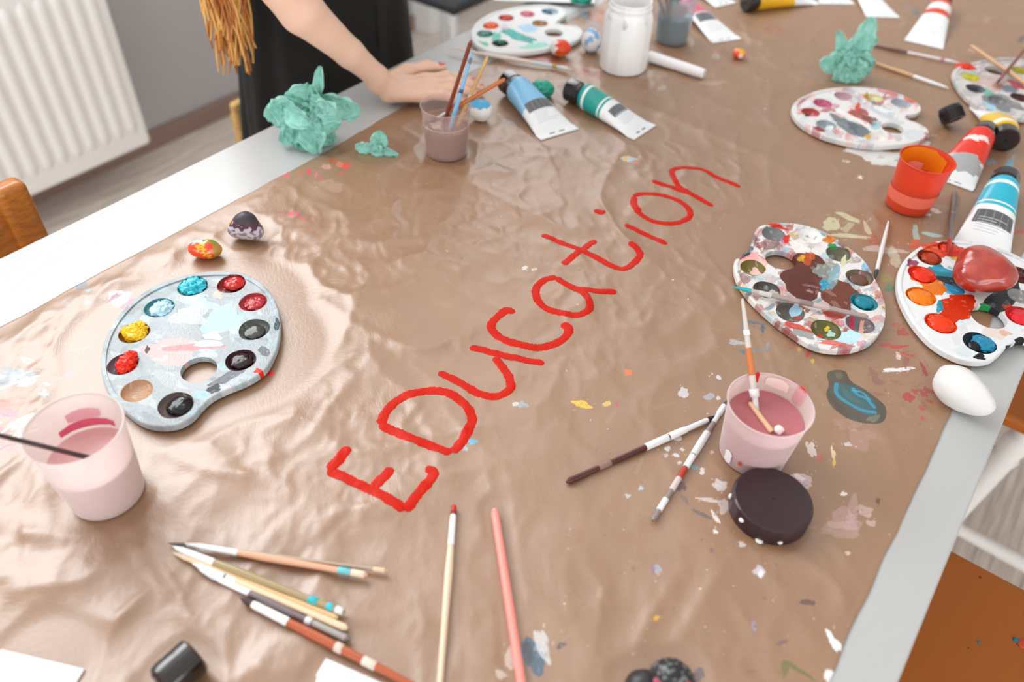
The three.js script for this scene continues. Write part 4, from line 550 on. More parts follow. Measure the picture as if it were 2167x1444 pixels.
palette('grey smeared palette with yellow, red and turquoise paint near the stones',
  [[470, 573], [515, 578], [555, 600], [582, 635], [593, 680], [590, 720], [578, 755], [558, 785], [522, 808], [480, 825], [447, 842], [425, 862], [405, 884], [375, 899], [340, 903], [300, 895], [262, 868], [232, 835], [215, 795], [213, 755], [225, 710], [250, 668], [290, 628], [345, 597], [410, 578]],
  [[490, 602, 1.05, '#7d1512'], [535, 640, 1, '#96262a'], [538, 698, 1.08, '#4b4c46'], [509, 763, 1.02, '#2b0f16'], [372, 858, 1.12, '#5a4a48'], [290, 828, 1, '#b98a68'], [260, 772, 1, '#5b4c54'], [284, 705, 1.05, '#6d3a12'], [337, 652, 1.05, '#3f7f88'], [408, 607, 1.08, '#355f66']], [421, 783, 0.0178],
  { base: '#aab2b6', tones: ['#a2aaae', '#989ea2', '#c3cbcf', '#b2c4cb', '#8f969a', '#ccd2d4', '#a5c0c8'], grime: 240,
    smears: [[370, 700, 60, 40, '#b4b7ba', 0.3, 0.6], [360, 742, 58, 26, '#efb9b6', 0.05, 0.85], [410, 735, 55, 10, '#f08f90', -0.05, 0.85], [470, 680, 38, 26, '#b5dde8', -0.3, 0.9], [400, 668, 40, 22, '#cdd4d4', 0, 0.7], [420, 640, 40, 14, '#bfe0e6', 0.2, 0.6], [380, 810, 50, 30, '#bcc0c3', 0.3, 0.7], [480, 800, 38, 9, '#6a6d72', -0.5, 0.85], [456, 826, 16, 9, '#2f3236', -0.3, 0.9], [440, 728, 26, 7, '#eef2f4', 0, 0.9], [450, 712, 20, 8, '#dfe4e6', 0, 0.8], [425, 836, 14, 8, '#9ecdd2', 0, 0.7], [560, 745, 12, 10, '#5d6166', 0.6, 0.8], [460, 625, 12, 7, '#f0c2ae', 0, 0.8], [586, 690, 5, 12, '#22323e', 0, 0.8], [312, 740, 5, 8, '#3a2020', 0.3, 0.9]],
    after: [[548, 787, 10, 7, '#e02a10', 0.3]],
    paint: [[496, 598, 0.0115, 0.004, '#b92520', 0.2], [540, 640, 0.0105, 0.0032, '#b4343a', 0.3], [510, 762, 0.0118, 0.0034, '#22090f', 0.12], [380, 858, 0.0122, 0.0042, '#0a0c10', 0.16], [270, 770, 0.0098, 0.0072, '#ec2408', 0.45], [262, 782, 0.006, 0.005, '#ea2c10', 0.4], [276, 757, 0.007, 0.006, '#ef2a0c', 0.45], [286, 703, 0.0122, 0.0068, '#f2bc0c', 0.45], [296, 710, 0.007, 0.006, '#f5c525', 0.4], [343, 655, 0.0105, 0.0062, '#b9def2', 0.55], [350, 645, 0.006, 0.005, '#a9d3ee', 0.5], [410, 608, 0.0128, 0.0066, '#30bcd0', 0.6], [398, 612, 0.007, 0.006, '#58cfdc', 0.5], [425, 603, 0.006, 0.0055, '#3cc3d4', 0.5], [538, 700, 0.011, 0.0024, '#3d3f3c', 0.08]] });
palette('muddy palette with a brown middle and a brush laid across it',
  [[1604, 481], [1616, 475], [1645, 471], [1687, 473], [1739, 487], [1791, 519], [1832, 554], [1853, 591], [1870, 627], [1875, 660], [1866, 699], [1834, 729], [1782, 741], [1728, 734], [1687, 713], [1637, 677], [1589, 632], [1562, 594], [1554, 566], [1556, 549], [1570, 537], [1583, 529], [1591, 512], [1596, 494]],
  [[1637, 496, 1, '#6f7276'], [1714, 500, 1.02, '#eceae8'], [1774, 538, 1, '#5d5a48'], [1818, 588, 1.05, '#6d5a4a'], [1828, 640, 1, '#1a7f90'], [1820, 687, 1.02, '#74666c'], [1747, 699, 1.08, '#5c5a2c'], [1672, 662, 1.08, '#5a5750'], [1622, 614, 1.02, '#4c4440'], [1593, 567, 0.98, '#6d6228']], [1652, 551, 0.0185],
  { base: '#e6e2e0', tones: ['#c9d6dc', '#e9d3d0', '#b8a09a', '#d8c4c8', '#9fc3d0', '#8b4a40', '#c8606a', '#e8e4e2', '#d0b26a', '#7a8c8c', '#e8b4ae', '#8a7f80', '#6f8a94', '#7a5a54', '#a9b4b8', '#b8605a'], grime: 420,
    smears: [[1715, 590, 60, 40, '#5c2a22', 0.35, 0.97], [1770, 620, 55, 34, '#6b3426', 0.5, 0.95], [1700, 615, 40, 22, '#5d2a24', 0.3, 0.95], [1748, 575, 26, 22, '#8d9a94', 0.2, 0.85], [1762, 585, 12, 22, '#7fb3c0', 0.3, 0.7], [1745, 604, 12, 10, '#2e9dbd', 0, 0.9], [1710, 545, 14, 12, '#c8501c', 0, 0.85], [1696, 548, 8, 7, '#e0b030', 0, 0.8], [1755, 508, 16, 9, '#d0681c', 0.2, 0.85], [1790, 545, 18, 5, '#cfd6a8', 0.9, 0.7], [1838, 560, 12, 18, '#7fb6d4', 0.4, 0.7], [1585, 548, 20, 10, '#f0a8a2', -0.3, 0.9], [1610, 556, 14, 12, '#f3bcb6', 0.5, 0.85], [1680, 650, 20, 8, '#b02a20', 0.3, 0.6], [1780, 718, 44, 10, '#b8e0ee', -0.2, 0.95], [1800, 712, 30, 14, '#c4e6f2', -0.3, 0.95], [1770, 728, 34, 5, '#e2655c', 0.12, 0.85], [1700, 705, 22, 10, '#9a9a98', 0.4, 0.9], [1690, 694, 30, 5, '#cc4436', 0.3, 0.85], [1765, 665, 22, 8, '#a8301c', 0.3, 0.8], [1848, 650, 14, 22, '#e2dcd8', 0.1, 0.8], [1860, 640, 8, 10, '#c0a8a8', 0, 0.7], [1580, 533, 14, 7, '#4a5058', -0.4, 0.8], [1610, 520, 12, 8, '#8b3a3a', 0, 0.6], [1690, 525, 26, 9, '#f0ece6', 0.2, 0.9]],
    after: [[1645, 480, 22, 4, '#d92c20', 0.25], [1664, 508, 7, 9, '#d43020', 0.2], [1762, 520, 10, 4, '#2f8f4a', 0.1], [1785, 552, 6, 14, '#d6d8ae', 0.4], [1686, 655, 10, 10, '#a9cfe4', 0.2], [1690, 668, 9, 4, '#b04038', 0.4], [1737, 706, 6, 5, '#d0342a', 0], [1752, 690, 6, 4, '#e8c030', 0], [1760, 700, 8, 6, '#a8d8c8', 0.3], [1805, 680, 5, 10, '#d8305a', 0], [1826, 692, 6, 14, '#e8b09a', 0.1], [1601, 570, 10, 8, '#f2c4bc', 0.5], [1640, 616, 12, 5, '#b8b8b0', 0.4]],
    paint: [[1828, 640, 0.0105, 0.0042, '#0d8296', 0.15], [1818, 590, 0.0105, 0.0026, '#6b4a3a', 0.1], [1745, 606, 0.0045, 0.0022, '#2f9fc0', 0.5]] });
palette('red smeared palette lying behind the orange cup',
  [[1676, 235], [1681, 217], [1702, 202], [1736, 190], [1782, 184], [1829, 184], [1875, 190], [1916, 203], [1943, 219], [1950, 231], [1940, 240], [1921, 243], [1918, 250], [1940, 259], [1960, 270], [1966, 279], [1958, 291], [1932, 301], [1890, 307], [1840, 308], [1782, 298], [1736, 284], [1695, 261]],
  [[1715, 238, 1, '#a83028'], [1740, 219, 1, '#b6486c'], [1784, 204, 1, '#b08a92'], [1849, 208, 1.02, '#d8c890'], [1906, 219, 1.05, '#9aa0ac'], [1748, 265, 1, '#8d96a0'], [1856, 290, 0.9, '#e6e2da']], [1889, 272, 0.0165],
  { base: '#e6e4e2', tones: ['#e0b9b6', '#c8cccf', '#d88a90', '#b8bcc4', '#ece4e2', '#b45058', '#dcdfe2'], grime: 170, rim: 0.94, well: 0.0142,
    smears: [[1790, 262, 40, 12, '#6f767c', 0.45, 0.9], [1815, 275, 24, 10, '#5d666e', 0.4, 0.85], [1822, 245, 32, 10, '#a2473f', 0.4, 0.9], [1840, 255, 18, 8, '#7d4a44', 0.4, 0.8], [1800, 248, 40, 5, '#f2efee', 0.45, 0.9], [1870, 238, 26, 9, '#c3ccd2', 0.3, 0.9], [1868, 232, 18, 5, '#eef0f0', 0.4, 0.9], [1880, 192, 40, 6, '#d8838a', 0.2, 0.8], [1924, 212, 14, 8, '#d86a5c', 0.4, 0.8], [1815, 228, 5, 9, '#d0402a', 0, 0.9], [1930, 285, 26, 10, '#d4dadd', -0.1, 0.9], [1853, 266, 12, 7, '#8ac0cc', 0.2, 0.7]],
    after: [[1846, 213, 10, 4, '#1f93a8', 0.2], [1834, 203, 7, 6, '#c98f2c', 0.3], [1708, 240, 7, 6, '#4a3436', 0], [1722, 242, 9, 7, '#d07c90', 0], [1756, 268, 9, 6, '#dfe8e4', 0.3], [1735, 275, 12, 5, '#8f3a34', 0.3], [1836, 289, 7, 5, '#e2a62c', 0]],
    paint: [[1858, 210, 0.008, 0.003, '#e6dcb0', 0.3]] });
palette('dark smeared palette with red and yellow paint and two sticks',
  [[2016, 152], [2019, 166], [2029, 185], [2045, 205], [2067, 221], [2094, 234], [2128, 245], [2165, 250], [2205, 250], [2245, 240], [2272, 220], [2282, 195], [2270, 168], [2240, 146], [2200, 132], [2150, 122], [2100, 123], [2060, 131], [2032, 138]],
  [[2044, 141, 1, '#d82a0c'], [2053, 164, 1.02, '#c6bc1c'], [2064, 188, 1.05, '#40424a'], [2160, 150, 1.05, '#b8a81c'], [2159, 207, 1.05, '#3a181c'], [2205, 160, 1, '#9aa0a8'], [2225, 195, 1, '#80585a'], [2110, 212, 1, '#6a6a6c']], [2106, 150, 0.017],
  { base: '#cfc8c6', tones: ['#a9a0a2', '#8f9094', '#c8bdbc', '#b8a4a2', '#7a7c82', '#d8d2d0', '#94b0a8'], grime: 170, rim: 0.93, well: 0.0145,
    smears: [[2100, 175, 40, 12, '#c4aaa4', 0.2, 0.8], [2115, 215, 46, 14, '#77787a', 0.35, 0.9], [2130, 187, 20, 7, '#5a6a7c', 0.2, 0.85], [2150, 180, 20, 6, '#a83040', 0.4, 0.85], [2150, 165, 22, 8, '#b4c4b8', 0.2, 0.8], [2110, 182, 14, 8, '#b8704a', 0.2, 0.6], [2095, 226, 16, 6, '#9cd0e4', 0.5, 0.9], [2088, 196, 10, 6, '#5ab09a', 0.3, 0.8]],
    after: [[2154, 210, 5, 5, '#e0a414', 0], [2062, 186, 10, 5, '#2a2c34', 0.2]],
    paint: [[2040, 141, 0.0125, 0.005, '#e02a06', 0.4], [2058, 146, 0.008, 0.004, '#de2c0a', 0.4], [2048, 163, 0.011, 0.004, '#b8b018', 0.3], [2062, 168, 0.007, 0.004, '#c9b81c', 0.3], [2164, 150, 0.011, 0.004, '#a89c10', 0.3]] });
palette('white palette loaded with wet red, orange and blue paint',
  [[1967, 513], [1940, 526], [1918, 545], [1903, 570], [1899, 607], [1909, 642], [1939, 692], [1978, 731], [2025, 757], [2059, 765], [2094, 763], [2115, 750], [2130, 735], [2148, 724], [2168, 720], [2185, 728], [2206, 736], [2232, 730], [2252, 705], [2258, 668], [2248, 630], [2222, 590], [2184, 558], [2140, 534], [2080, 515], [2020, 508]],
  [[2010, 528, 1, '#c82a08'], [1966, 546, 1, '#8a2408'], [1951, 582, 1.12, '#d62a06'], [1948, 628, 1.15, '#e06c06'], [1990, 685, 1.15, '#e03606'], [2073, 727, 1.15, '#14202a'], [2160, 670, 1.15, '#d82018'], [2158, 583, 1.1, '#5a0e0c'], [2160, 628, 0.95, '#9a9694'], [2215, 660, 1, '#d0342a']], [2092, 672, 0.0195],
  { base: '#e6e8e9', tones: ['#dfe3e6', '#e9ecec', '#d0dbe2', '#eef0f0', '#d8d2d4'], grime: 120, rim: 0.95, well: 0.0145,
    smears: [[1985, 530, 40, 14, '#d83410', 0.3, 0.9], [2025, 535, 26, 16, '#d23208', 0.3, 0.9], [1990, 575, 30, 14, '#0f7686', 0.35, 0.9], [2010, 600, 34, 18, '#18202c', 0.4, 0.92], [2015, 615, 30, 9, '#3596c4', 0.3, 0.9], [1990, 572, 22, 6, '#2f9cc4', 0.3, 0.85], [1975, 612, 34, 18, '#e0700c', 0.3, 0.95], [2025, 660, 46, 26, '#cc2c04', 0.15, 0.98], [2030, 640, 36, 16, '#c82c06', 0.2, 0.98], [1990, 650, 8, 12, '#1a8fa8', 0.1, 0.9], [1930, 560, 14, 10, '#8a2c40', 0, 0.85], [2120, 630, 30, 26, '#22282e', -0.6, 0.97], [2140, 600, 20, 30, '#1a2022', -0.3, 0.95], [2085, 647, 16, 5, '#1e9a52', 0.5, 0.95], [2140, 655, 20, 8, '#d84014', 0.6, 0.85], [2022, 548, 10, 5, '#d8a820', 0, 0.8], [2110, 700, 26, 16, '#e4d2c6', 0.2, 0.8], [2125, 706, 16, 5, '#e0a890', 0.2, 0.8], [2160, 545, 40, 10, '#c8ccd0', 0.3, 0.6]],
    after: [[2072, 757, 14, 7, '#101416', 0.1], [2137, 736, 8, 6, '#101416', -0.3], [2158, 724, 14, 8, '#121618', -0.2], [2085, 722, 18, 8, '#2c93bc', 0.5], [1938, 590, 12, 6, '#e6601a', 0.4]],
    paint: [[1955, 583, 0.0135, 0.0052, '#e12a06', 0.22], [1950, 630, 0.0145, 0.0054, '#e97a0a', 0.22], [1992, 685, 0.0148, 0.0056, '#ea3a06', 0.2], [2082, 728, 0.0125, 0.0046, '#1683a8', 0.3], [2064, 732, 0.008, 0.004, '#12151c', 0.2], [2014, 530, 0.013, 0.0045, '#d83008', 0.35], [1970, 546, 0.0105, 0.0036, '#b0340c', 0.3], [2163, 672, 0.0135, 0.005, '#e02430', 0.25], [2158, 586, 0.012, 0.0036, '#4e0c0c', 0.2], [2022, 660, 0.012, 0.0022, '#c92a04', 0.5], [2005, 600, 0.008, 0.0022, '#1a6f98', 0.6], [1978, 610, 0.007, 0.0022, '#e0740e', 0.5]] });
palette('clean white palette with teal and orange paint at the table edge',
  [[997, 67], [1010, 45], [1042, 26], [1096, 14], [1154, 9], [1190, 16], [1200, 28], [1186, 40], [1178, 47], [1196, 51], [1220, 54], [1233, 67], [1218, 86], [1165, 101], [1096, 111], [1038, 108], [1006, 93]],
  [[1071, 38, 1, '#8d2410'], [1038, 55, 1, '#d84a08'], [1026, 72, 1, '#0f5f56'], [1058, 92, 1, '#3a2c20'], [1116, 30, 0.95, '#d85a78'], [1165, 25, 1, '#8fa6b8'], [1142, 50, 1, '#a5764e']], [1172, 70, 0.0165],
  { base: '#eceded', tones: ['#e4e8e8', '#f0f1f1', '#dfe9e9', '#ece6e6'], grime: 60, rim: 0.93, well: 0.0142,
    smears: [[1100, 78, 34, 9, '#1ba79e', 0.25, 0.95], [1088, 70, 22, 5, '#26b0a8', 0.3, 0.9], [1120, 60, 20, 7, '#a8d4f0', 0.1, 0.9], [1130, 97, 34, 6, '#8fdcc8', -0.1, 0.85], [1050, 78, 8, 10, '#3fbfae', 0, 0.8], [1022, 92, 14, 3, '#4ab89a', 0.3, 0.85], [1066, 58, 10, 5, '#e6c8d6', 0, 0.7]],
    after: [[1155, 24, 12, 5, '#1f5f90', 0.2], [1064, 95, 9, 3, '#b08a20', 0.1]],
    paint: [[1072, 38, 0.0105, 0.0045, '#cc3010', 0.35], [1040, 55, 0.0122, 0.0055, '#f2580c', 0.3], [1026, 72, 0.0125, 0.0042, '#0c7468', 0.3], [1115, 30, 0.009, 0.0035, '#e06a88', 0.4], [1060, 88, 0.0075, 0.003, '#0c6a60', 0.4], [1160, 26, 0.007, 0.003, '#1d4f78', 0.4], [1100, 78, 0.01, 0.002, '#18a89c', 0.6]] });
// brush across the muddy palette, brushes resting on other things
brush('pinkish grey brush laid across the muddy palette', P(1549, 607, TY + 0.0175), P(1838, 671, TY + 0.0185), { color: '#a8948e', tipColor: '#33a8b4', ferruleColor: '#b9aeaa', painted: true, r: 0.0028, bristle: 0.022, ferrule: 0.02, fat: 1.15, thin: 1.0, bands: [[0.2, 0.3, '#cfc6c2', 1.03], [0.5, 0.6, '#8f7d78', 1.03], [0.6, 0.72, '#c4b0aa', 1.03]] });
brush('red smeared brush leaning on the loaded palette', P(2006, 543, TY + 0.0165), P(2021, 404, TY + 0.0045), { color: '#6e6460', tipColor: '#a82010', ferruleColor: '#b02a14', painted: true, r: 0.0027, bristle: 0.02, ferrule: 0.022, fat: 1.1, thin: 1.0, bands: [[0.6, 0.64, '#8d8682', 1.05]] });
brush('black tipped brush lying on the loaded palette', P(2160, 574, TY + 0.0185), P(2290, 560, TY + 0.019), { color: '#c9b49a', tipColor: '#121212', ferruleColor: '#1a1a1a', painted: true, r: 0.0028, bristle: 0.012 });
{
  const a = P(2056, 97, TY + 0.0185), b = P(2210, 205, TY + 0.0172), g = thing('wooden_stick', 'plain tan wooden stick lying across the dark palette', 'stick', a);
  part('shaft', rod(V(0, 0, 0), b.clone().sub(a), [[0, 0.0024], [0.01, 0.0032], [0.99, 0.0032], [1, 0.0024]], 16), std('#cda276', 0.5), g); part('sawn_end', rod(V(-0.0002, -0.00005, 0), V(0.0002, 0, -0.0001), [[0, 0.0022], [1, 0.0022]], 12), std('#e2bf94', 0.7), g);
}
brush('reddish brown brush propped up on the dark palette', P(2108, 178, TY + 0.016), P(2196, 72, TY + 0.034), { color: '#7c3a2c', tipColor: '#4a4450', ferruleColor: '#8f4450', painted: true, r: 0.0027, fat: 1.15 });

// ---- cups
function cupGeo(rb, rt, h, t = 0.0008, rim = 0.0018) {
  const p = [[0.0005, 0.002], [rb * 0.86, 0.002], [rb * 0.9, 0.0002], [rb, 0.0012]]; for (let i = 1; i <= 10; i++) p.push([lerp(rb, rt, i / 10), lerp(0.0012, h - rim, i / 10)]);
  p.push([rt + rim * 0.8, h - rim * 0.8], [rt + rim, h - rim * 0.3], [rt + rim * 0.6, h], [rt - t * 0.6, h - rim * 0.4]); for (let i = 10; i >= 0; i--) p.push([lerp(rb, rt, i / 10) - t, lerp(0.003, h - rim, i / 10)]); p.push([0.0005, 0.003]);
  return new THREE.LatheGeometry(p.map(([x, y]) => new THREE.Vector2(x, y)), 96);
}
function thinCup(rb, rt, h, rim = 0.0016) {      // single wall, so that light passes it as a sheet
  const p = [[0.0005, 0.0006], [rb * 0.93, 0.0006], [rb, 0.002]]; for (let i = 1; i <= 12; i++) p.push([lerp(rb, rt, i / 12), lerp(0.002, h - rim, i / 12)]); p.push([rt + rim * 0.8, h - rim * 0.9], [rt + rim, h - rim * 0.4], [rt + rim * 0.7, h], [rt + rim * 0.1, h - rim * 0.2]);
  return new THREE.LatheGeometry(p.map(([x, y]) => new THREE.Vector2(x, y)), 96);
}
function liquid(rb, rt, h, y1, m, parent, name = 'paint_water', y0 = 0.0028) {
  const r = (y) => lerp(rb, rt, y / h) - 0.0012, p = [[0.0005, y0], [r(y0) - 0.001, y0]]; for (let i = 0; i <= 6; i++) { const y = lerp(y0 + 0.001, y1, i / 6); p.push([r(y), y]); } p.push([r(y1) - 0.0008, y1 - 0.0004], [0.0005, y1 - 0.0006]);
  return part(name, toCreasedNormals(new THREE.LatheGeometry(p.map(([x, y]) => new THREE.Vector2(x, y)), 64), 0.8), m, parent);
}
const plastic = (hex, tr, rough, extra = {}) => new THREE.MeshPhysicalMaterial({ color: C(hex), transmission: tr, thickness: 0, roughness: rough, ior: 1.46, side: THREE.DoubleSide, ...extra });
// smear of dried paint on a cup wall: a patch of the cone just off it
function smear(parent, rb, rt, h, a0, a1, y0, y1, m, off = 0.0006, seed = 0) {
  const N = 22, K = 10, pos = [], idx = []; for (let i = 0; i <= N; i++) for (let k = 0; k <= K; k++) { const u = i / N, v = k / K, edge = 0.5 + 0.5 * n2(u * 5 + seed, 3), a = lerp(a0, a1, u) , yy = lerp(y0 + (1 - Math.sin(Math.PI * u)) * (y1 - y0) * 0.35 * edge, y1 - (1 - Math.sin(Math.PI * u)) * (y1 - y0) * 0.3 * (1 - edge), v), r = lerp(rb, rt, yy / h) + off; pos.push(Math.cos(a) * r, yy, Math.sin(a) * r); }
  for (let i = 0; i < N; i++) for (let k = 0; k < K; k++) { const p = i * (K + 1) + k, q = p + K + 1; idx.push(p, q, p + 1, q, q + 1, p + 1); }
  const g = new THREE.BufferGeometry(); g.setAttribute('position', new THREE.Float32BufferAttribute(pos, 3)); g.setIndex(idx); g.computeVertexNormals(); return part('paint_smear', g, m, parent);
}
// a brush that leans on the rim of a cup: from its upper end over the rim and down inside
function leanIn(c, rt, h, y, end) { const dx = end.x - c.x, dz = end.z - c.z, l = Math.hypot(dx, dz), q = V(c.x + dx / l * (rt - 0.007), y + h + 0.0062, c.z + dz / l * (rt - 0.007)), d = q.clone().sub(end), t1 = (end.y - (y + 0.012)) / -d.y; const bt = end.clone().addScaledVector(d, t1), lim = rt - 0.009, bx = bt.x - c.x, bz = bt.z - c.z; if (Math.hypot(bx, bz) > lim) { let lo = 1, hi = t1; for (let i = 0; i < 30; i++) { const m = (lo + hi) / 2, p = end.clone().addScaledVector(d, m); Math.hypot(p.x - c.x, p.z - c.z) > lim && m > 1.05 ? (hi = m) : (lo = m); } return end.clone().addScaledVector(d, lo); } return bt; }
const camA = Math.atan2(0.797, 0.603);   // angle on a cup that faces the camera
{ // milky cup, lower left
  const b = P(231, 1046), h = 0.09, rb = 0.0305, rt = 0.0372, g = thing('plastic_cup', 'milky plastic cup with pale pink water and a dark thin brush', 'cup', V(b.x, TY + 0.0022, b.z), 0, 'plastic cups on the table');
  part('wall', thinCup(rb, rt, h), plastic('#f6e9e6', 0.5, 0.75), g); liquid(rb, rt, h, 0.05, std('#eab5b5', 0.12, { transmission: 0.15, thickness: 0 }), g);
  const pk = mat('#e2607c', 0.5); smear(g, rb, rt, h, camA + 2.1, camA + 3.5, 0.053, 0.062, pk, -0.0012, 2); smear(g, rb, rt, h, camA + 2.4, camA + 3.2, 0.062, 0.074, mat('#eeb4bd', 0.5), -0.0012, 5);
  const far = P(-40, 912, TY + 0.135); brush('thin dark brush standing in the milky pink cup', leanIn(b, rt, h, TY + 0.0022, far), far, { color: '#3a2a2c', tipColor: '#c85a78', ferruleColor: '#4a3436', painted: true, r: 0.0021, fat: 1.0, thin: 0.9 }, 'brushes standing in cups');
}
{ // clear cup with brown water
  const b = P(946, 325), h = 0.0735, rb = 0.0288, rt = 0.0338, y = TY + 0.0022, g = thing('plastic_cup', 'clear plastic cup of brown paint water with four brushes', 'cup', V(b.x, y, b.z), 0, 'plastic cups on the table');
  part('wall', thinCup(rb, rt, h), plastic('#f4e6e2', 0.8, 0.3), g); liquid(rb, rt, h, 0.042, std('#8a5b4a', 0.1), g);
  part('fill_line', new THREE.TorusGeometry(lerp(rb, rt, 0.66) + 0.0004, 0.0005, 8, 64).rotateX(Math.PI / 2).translate(0, h * 0.66, 0), plastic('#f4e6e2', 0.7, 0.2), g);
  const S = 'brushes standing in cups', low = (dx, dz) => V(b.x + dx, y + 0.008, b.z + dz);
  brush('dark brown handled brush standing in the brown water cup', low(-0.012, 0.009), P(997, 86, y + 0.165), { color: '#7a3016', r: 0.0027, fat: 1.1, thin: 1.0 }, S);
  brush('sky blue handled brush standing in the brown water cup', low(0.004, 0.013), P(1000, 112, y + 0.15), { color: '#7fbbe4', r: 0.0026, fat: 1.25, thin: 0.5, bands: [[0.62, 0.66, '#3a4f86', 1.05], [0.9, 0.96, '#6a7c92', 1.0]] }, S);
  brush('tan handled brush standing in the brown water cup', low(0.004, 0.004), P(1032, 119, y + 0.128), { color: '#d3a868', r: 0.0026, fat: 1.1, thin: 1.0, bands: [[0.5, 0.6, '#cfc6bc', 1.05]] }, S);
  const far = P(1069, 167, y + 0.118); brush('orange brown brush leaning far over the brown water cup', leanIn(b, rt, h, y, far), far, { color: '#bf6a30', r: 0.0028, fat: 1.05, thin: 1.0 }, S);
}
{ // orange cup
  const b = P(1918, 438), h = 0.072, rb = 0.0285, rt = 0.0335, g = thing('plastic_cup', 'plastic cup coated with orange red paint', 'cup', V(b.x, TY + 0.002, b.z), 0, 'plastic cups on the table');
  part('wall', thinCup(rb, rt, h), plastic('#ee4a22', 0.35, 0.45, { clearcoat: 0.3, clearcoatRoughness: 0.2 }), g); liquid(rb, rt, h, 0.036, std('#e0502c', 0.15), g);
  smear(g, rb, rt, h, camA - 2.6, camA + 2.6, 0.014, 0.031, mat('#f0705a', 0.5), 0.0006, 3); smear(g, rb, rt, h, camA + 1.7, camA + 4.5, 0.038, 0.0705, mat('#e58a12', 0.4), -0.0008, 12); smear(g, rb, rt, h, camA + 2.9, camA + 3.6, 0.036, 0.05, mat('#f0b0a4', 0.4), -0.001, 18);
}
{ // right pink cup
  const b = P(1590, 960), h = 0.07, rb = 0.0312, rt = 0.0372, y = TY + 0.002, g = thing('plastic_cup', 'frosted plastic cup of dusty pink water beside the dark lid', 'cup', V(b.x, y, b.z), 0, 'plastic cups on the table');
  part('wall', thinCup(rb, rt, h), plastic('#f8e6e6', 0.6, 0.6), g); liquid(rb, rt, h, 0.05, std('#b2666c', 0.1), g);
  const red = mat('#d8201c', 0.4); smear(g, rb, rt, h, camA + 2.95, camA + 3.1, 0.058, 0.073, red, -0.001, 2); smear(g, rb, rt, h, camA + 4.05, camA + 4.4, 0.05, 0.072, red, 0.0008, 5); smear(g, rb, rt, h, camA + 0.62, camA + 0.72, 0.012, 0.018, mat('#d2522c', 0.4), 0.0006, 6); smear(g, rb, rt, h, camA + 3.3, camA + 3.9, 0.056, 0.068, mat('#f0d8d0', 0.4), -0.001, 7); smear(g, rb, rt, h, camA + 0.95, camA + 1.2, 0.004, 0.022, mat('#f2f0ee', 0.4), 0.0008, 8);
  const lv = y + 0.05, e1 = P(1600, 862, lv), tp1 = P(1571, 632, y + 0.122), d = e1.clone().sub(tp1).normalize();
  brush('orange and white brush standing in the dusty pink cup', e1.clone().addScaledVector(d, 0.03), tp1, { color: '#cfc7be', tipColor: '#7a3a3a', ferruleColor: '#e8e4e2', painted: true, r: 0.0026, bristle: 0.012, ferrule: 0.03, fat: 1.2, thin: 0.6, bands: [[0.3, 0.36, '#e6e4e2', 1.6], [0.45, 0.66, '#c8743c', 1.05], [0.74, 0.78, '#efefef', 1.15]] }, 'brushes standing in cups');
  const s0 = P(1586, 852, lv + 0.001), s1 = P(1634, 915, lv + 0.001), sg = thing('wooden_stick', 'short pale stick floating in the dusty pink cup', 'stick', s0); part('shaft', rod(V(0, 0, 0), s1.clone().sub(s0), [[0, 0.0012], [0.05, 0.0022], [0.95, 0.0026], [1, 0.0014]], 12), std('#dcb590', 0.6), sg); part('white_tip', noisy(new THREE.SphereGeometry(0.0042, 16, 12), 0.15, 200, 4).translate(s1.x - s0.x + 0.004, 0.0015, s1.z - s0.z - 0.005), std('#efe6e4', 0.7), sg);
}
{ // blue water cup, top
  const b = P(1419, 88), h = 0.082, rb = 0.0285, rt = 0.034, y = TY + 0.002, g = thing('plastic_cup', 'clear plastic cup of dusky blue water behind the white jar', 'cup', V(b.x, y, b.z), 0, 'plastic cups on the table');
  part('wall', thinCup(rb, rt, h), plastic('#dfe9ee', 0.78, 0.3), g); liquid(rb, rt, h, 0.045, std('#4f6a74', 0.12), g);
  smear(g, rb, rt, h, camA - 0.4, camA + 0.4, 0.055, 0.075, mat('#c8a0a4', 0.5), -0.001, 3);
  brush('orange handled brush standing in the dusky blue cup', V(b.x + 0.004, y + 0.01, b.z), P(1400, -60, y + 0.13), { color: '#b4704a', r: 0.0028 }, 'brushes standing in cups');
  brush('teal handled brush standing in the dusky blue cup', V(b.x - 0.006, y + 0.01, b.z + 0.004), P(1428, -75, y + 0.135), { color: '#1f7a6c', r: 0.0028 }, 'brushes standing in cups');
  brush('grey handled brush standing in the dusky blue cup', V(b.x - 0.002, y + 0.01, b.z - 0.008), P(1378, -40, y + 0.125), { color: '#9a9490', r: 0.0026 }, 'brushes standing in cups');
}
